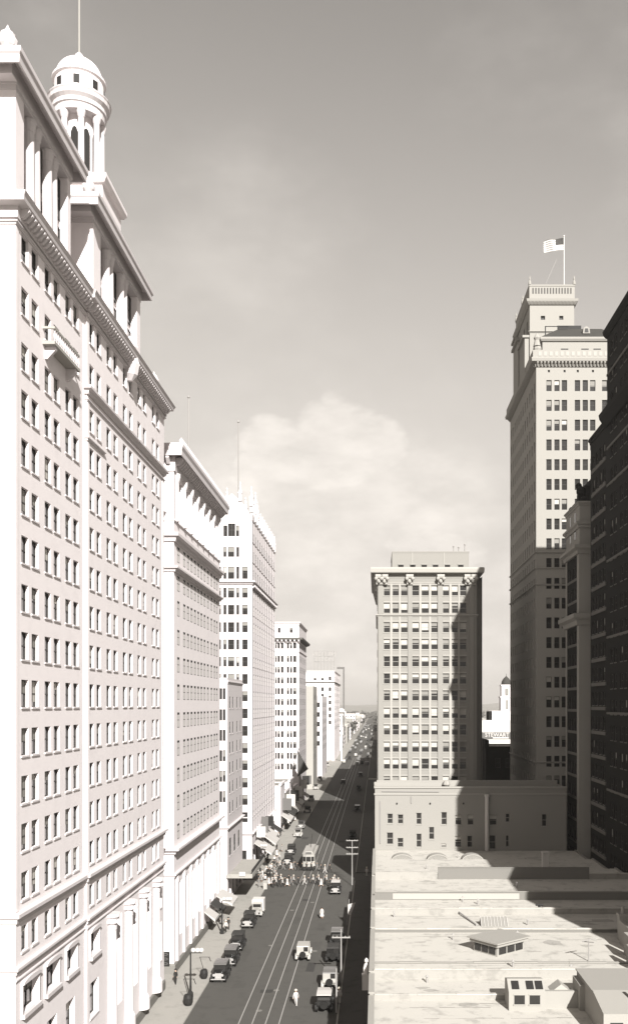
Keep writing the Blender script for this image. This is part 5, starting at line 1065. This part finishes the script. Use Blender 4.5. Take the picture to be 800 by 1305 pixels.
for i, (u, v, lk) in enumerate(cross):
    x, y = G(u, v); near = v > 1118
    person(x, y, .002, lk, 'person in %s %s' % (desc[lk], 'crossing on the near side of the crossing' if near else 'crossing at the far side by the streetcar'), R(90 if i % 3 else -90) + rt.uniform(-.3, .3), 'people crossing the street %s in %s' % ('near' if near else 'by the streetcar', desc[lk]), rt.choice(('walk', 'stride')))
crowd = [(rt.uniform(326, 356), rt.uniform(1096, 1132)) for _ in range(34)] + [(rt.uniform(338, 362), rt.uniform(1060, 1096)) for _ in range(12)] + [(rt.uniform(352, 376), rt.uniform(1022, 1058)) for _ in range(12)]
for i, (u, v) in enumerate(crowd):
    x, y = G(u, v)
    if x < -25: x = -24.6 - rt.random() * .4
    lk = rt.choice((SH, SU, SU, SG, DW, DG)); person(x, y, .155 if (x < XL and not (CY0 + 2 < y < CY1 - 2)) else .002, lk, 'person in %s %s' % (desc[lk], 'standing in the crowd at the left corner' if v > 1096 else 'walking on the left pavement below the gothic skyscraper'), rt.uniform(0, 6.3), 'crowd %s in %s' % ('at the left corner' if v > 1096 else 'below the gothic skyscraper', desc[lk]))
for (u, v, lk, lab, p, z) in [(377, 1282, DD, 'lone person in all white walking in the street between the tracks and parked cars', 'walk', .002), (410, 1171, DW, 'lone person in a white dress standing in mid street past the pale car', 'stand', .002), (224, 1256, SU, 'dark-suited person by the wall behind the lamp standard', 'stand', .155), (194, 1273, SU, 'dark-suited person close to the hotel doorway', 'walk', .155), (288, 1190, SH, 'person in white shirt passing under the dark awning', 'walk', .155), (291, 1186, SU, 'dark-suited person beside the white shirt under the dark awning', 'stand', .155), (283, 1180, DG, 'person in grey dress near the office wall under awnings', 'walk', .155), (432, 1281, DD, 'person in white on the shaded right pavement by the near pole', 'stand', .155), (467, 1118, DD, 'person in white on the right pavement against the shop walls', 'stand', .155)]:
    x, y = G(u, v); person(x, y, z, lk, lab, rt.uniform(-.5, .5), None, p, 1.05)

# ------------------------------------------------------------------ street furniture
def pole(u, v, h, arms, lab):
    x, y = G(u, v); t = empty('trolley_pole', (x, y, .15), lab, 'utility pole')
    part('shaft', MB().tube((x, y, .15), (x, y, h), .11, 8, 0, .07), 'grey_iron', t)
    for z in arms:
        a = part('crossarm', MB().box(x - 1.1, y - .07, z - .07, x + 1.1, y + .07, z + .07), 'grey_iron', t)
        for k in (-1, -.5, .5, 1): part('insulator', MB().lathe(x + k, y, [(.05, z + .07), (.06, z + .16), (.02, z + .2)], 6), 'frame_pale', a)
pole(434.5, 1257, 6.9, (5.9,), 'grey pole with one crossarm on the right kerb by the parked cars')
pole(448.5, 1129, 8.6, (6.0, 7.2, 8.5), 'grey pole with three crossarms at the right side of the crossing')
pole(428.5, 1292, 5.0, (), 'plain grey pole nearest the camera on the right kerb')
x, y = G(448, 1180); hs = empty('hanging_sign', (x, y, .15), 'white tilted banner hung from a thin post on the shaded right pavement', 'sign')
part('post', MB().tube((x - .7, y, .15), (x - .4, y, 4.1), .05), 'grey_iron', hs); part('board', MB().prism([(x - .6, y - .05, 1.6), (x - .1, y - .05, 1.75), (x + .55, y - .05, 3.6), (x - .6, y - .05, 3.3)], (0, .1, 0)), 'canvas_white', hs)
def lamp(u, v, h, lab):
    x, y = G(u, v, .15); t = empty('street_lamp', (x, y, .15), lab, 'street lamp')
    part('post', MB().lathe(x, y, [(.32, .15), (.3, .7), (.14, .9), (.1, h * .5), (.08, h)], 10), 'black_iron', t)
    part('arm', MB().tube((x - .1, y, h), (x + 1.3, y, h), .05), 'black_iron', t)
    for k in (.3, .8, 1.25): part('globe', MB().ball(x + k, y, h + .3, .27, 10), 'paint_white', t)
lamp(243, 1271, 5.3, 'tall dark lamp standard with white globes on the left pavement')
lamp(331, 1110, 5.0, 'lamp standard with white globes at the left corner of the crossing')
lamp(283, 1190, 5.0, 'lamp standard with white globes on the left pavement beyond the parked cars')
def barrel(u, v, s_, lab):
    x, y = G(u, v, .15); t = empty('pavement_planter', (x, y, .15), lab, 'planter', None)
    part('tub', MB().lathe(x, y, [(.36 * s_, .15), (.5 * s_, .5), (.52 * s_, .95 * s_), (.4 * s_, 1.3 * s_), (.15, 1.4 * s_)], 12), 'black_iron', t)
    part('bracket', MB().tube((x - .05, y, 1.35 * s_), (x - .5, y, 2.95 * s_), .035).tube((x - .55, y, 2.95 * s_), (x + .75, y, 2.95 * s_), .03).tube((x + .62, y, 2.95 * s_), (x + .85, y, 2.4 * s_), .045), 'black_iron', t)
barrel(240, 1281, 1.05, 'dark rounded tub with a triangular bracket at the kerb, nearest on the left pavement')
barrel(260, 1247, .95, 'dark tub with bracket further along the left kerb by the parked sedans')
for i, (u, v) in enumerate(((338, 1133), (345, 1075))):
    x, y = G(u, v, .15); thing('street_kiosk', MB().box(x - .35, y - .3, .15, x + .35, y + .3, 1.45).prism([(x - .45, y - .4, 1.45), (x + .45, y - .4, 1.45), (x + .45, y + .4, 1.6), (x - .45, y + .4, 1.6)], (0, 0, .08)), 'paint_pale', ('small white sidewalk stand at the crowded left corner', 'small white sidewalk stand beneath the skyscraper awnings')[i], 'stand', (x, y, .15))
hz = MB().box(-4000, -700, -1.2, 4000, 7000, 141)
hm = bpy.data.materials.new('haze'); hm.use_nodes = True; ht = hm.node_tree
for n_ in list(ht.nodes): ht.nodes.remove(n_)
ho = ht.nodes.new('ShaderNodeOutputMaterial'); hv = ht.nodes.new('ShaderNodeVolumePrincipled')
hv.inputs['Color'].default_value = (.95, .91, .86, 1); hv.inputs['Density'].default_value = .00012; hv.inputs['Anisotropy'].default_value = .2
ht.links.new(hv.outputs[0], ho.inputs['Volume']); M['haze'] = hm
struct('haze', hz, 'haze', 'stuff')
print('objects', len(bpy.data.objects), 'tris', sum(len(o.data.polygons) for o in bpy.data.objects if o.type == 'MESH') * 2)
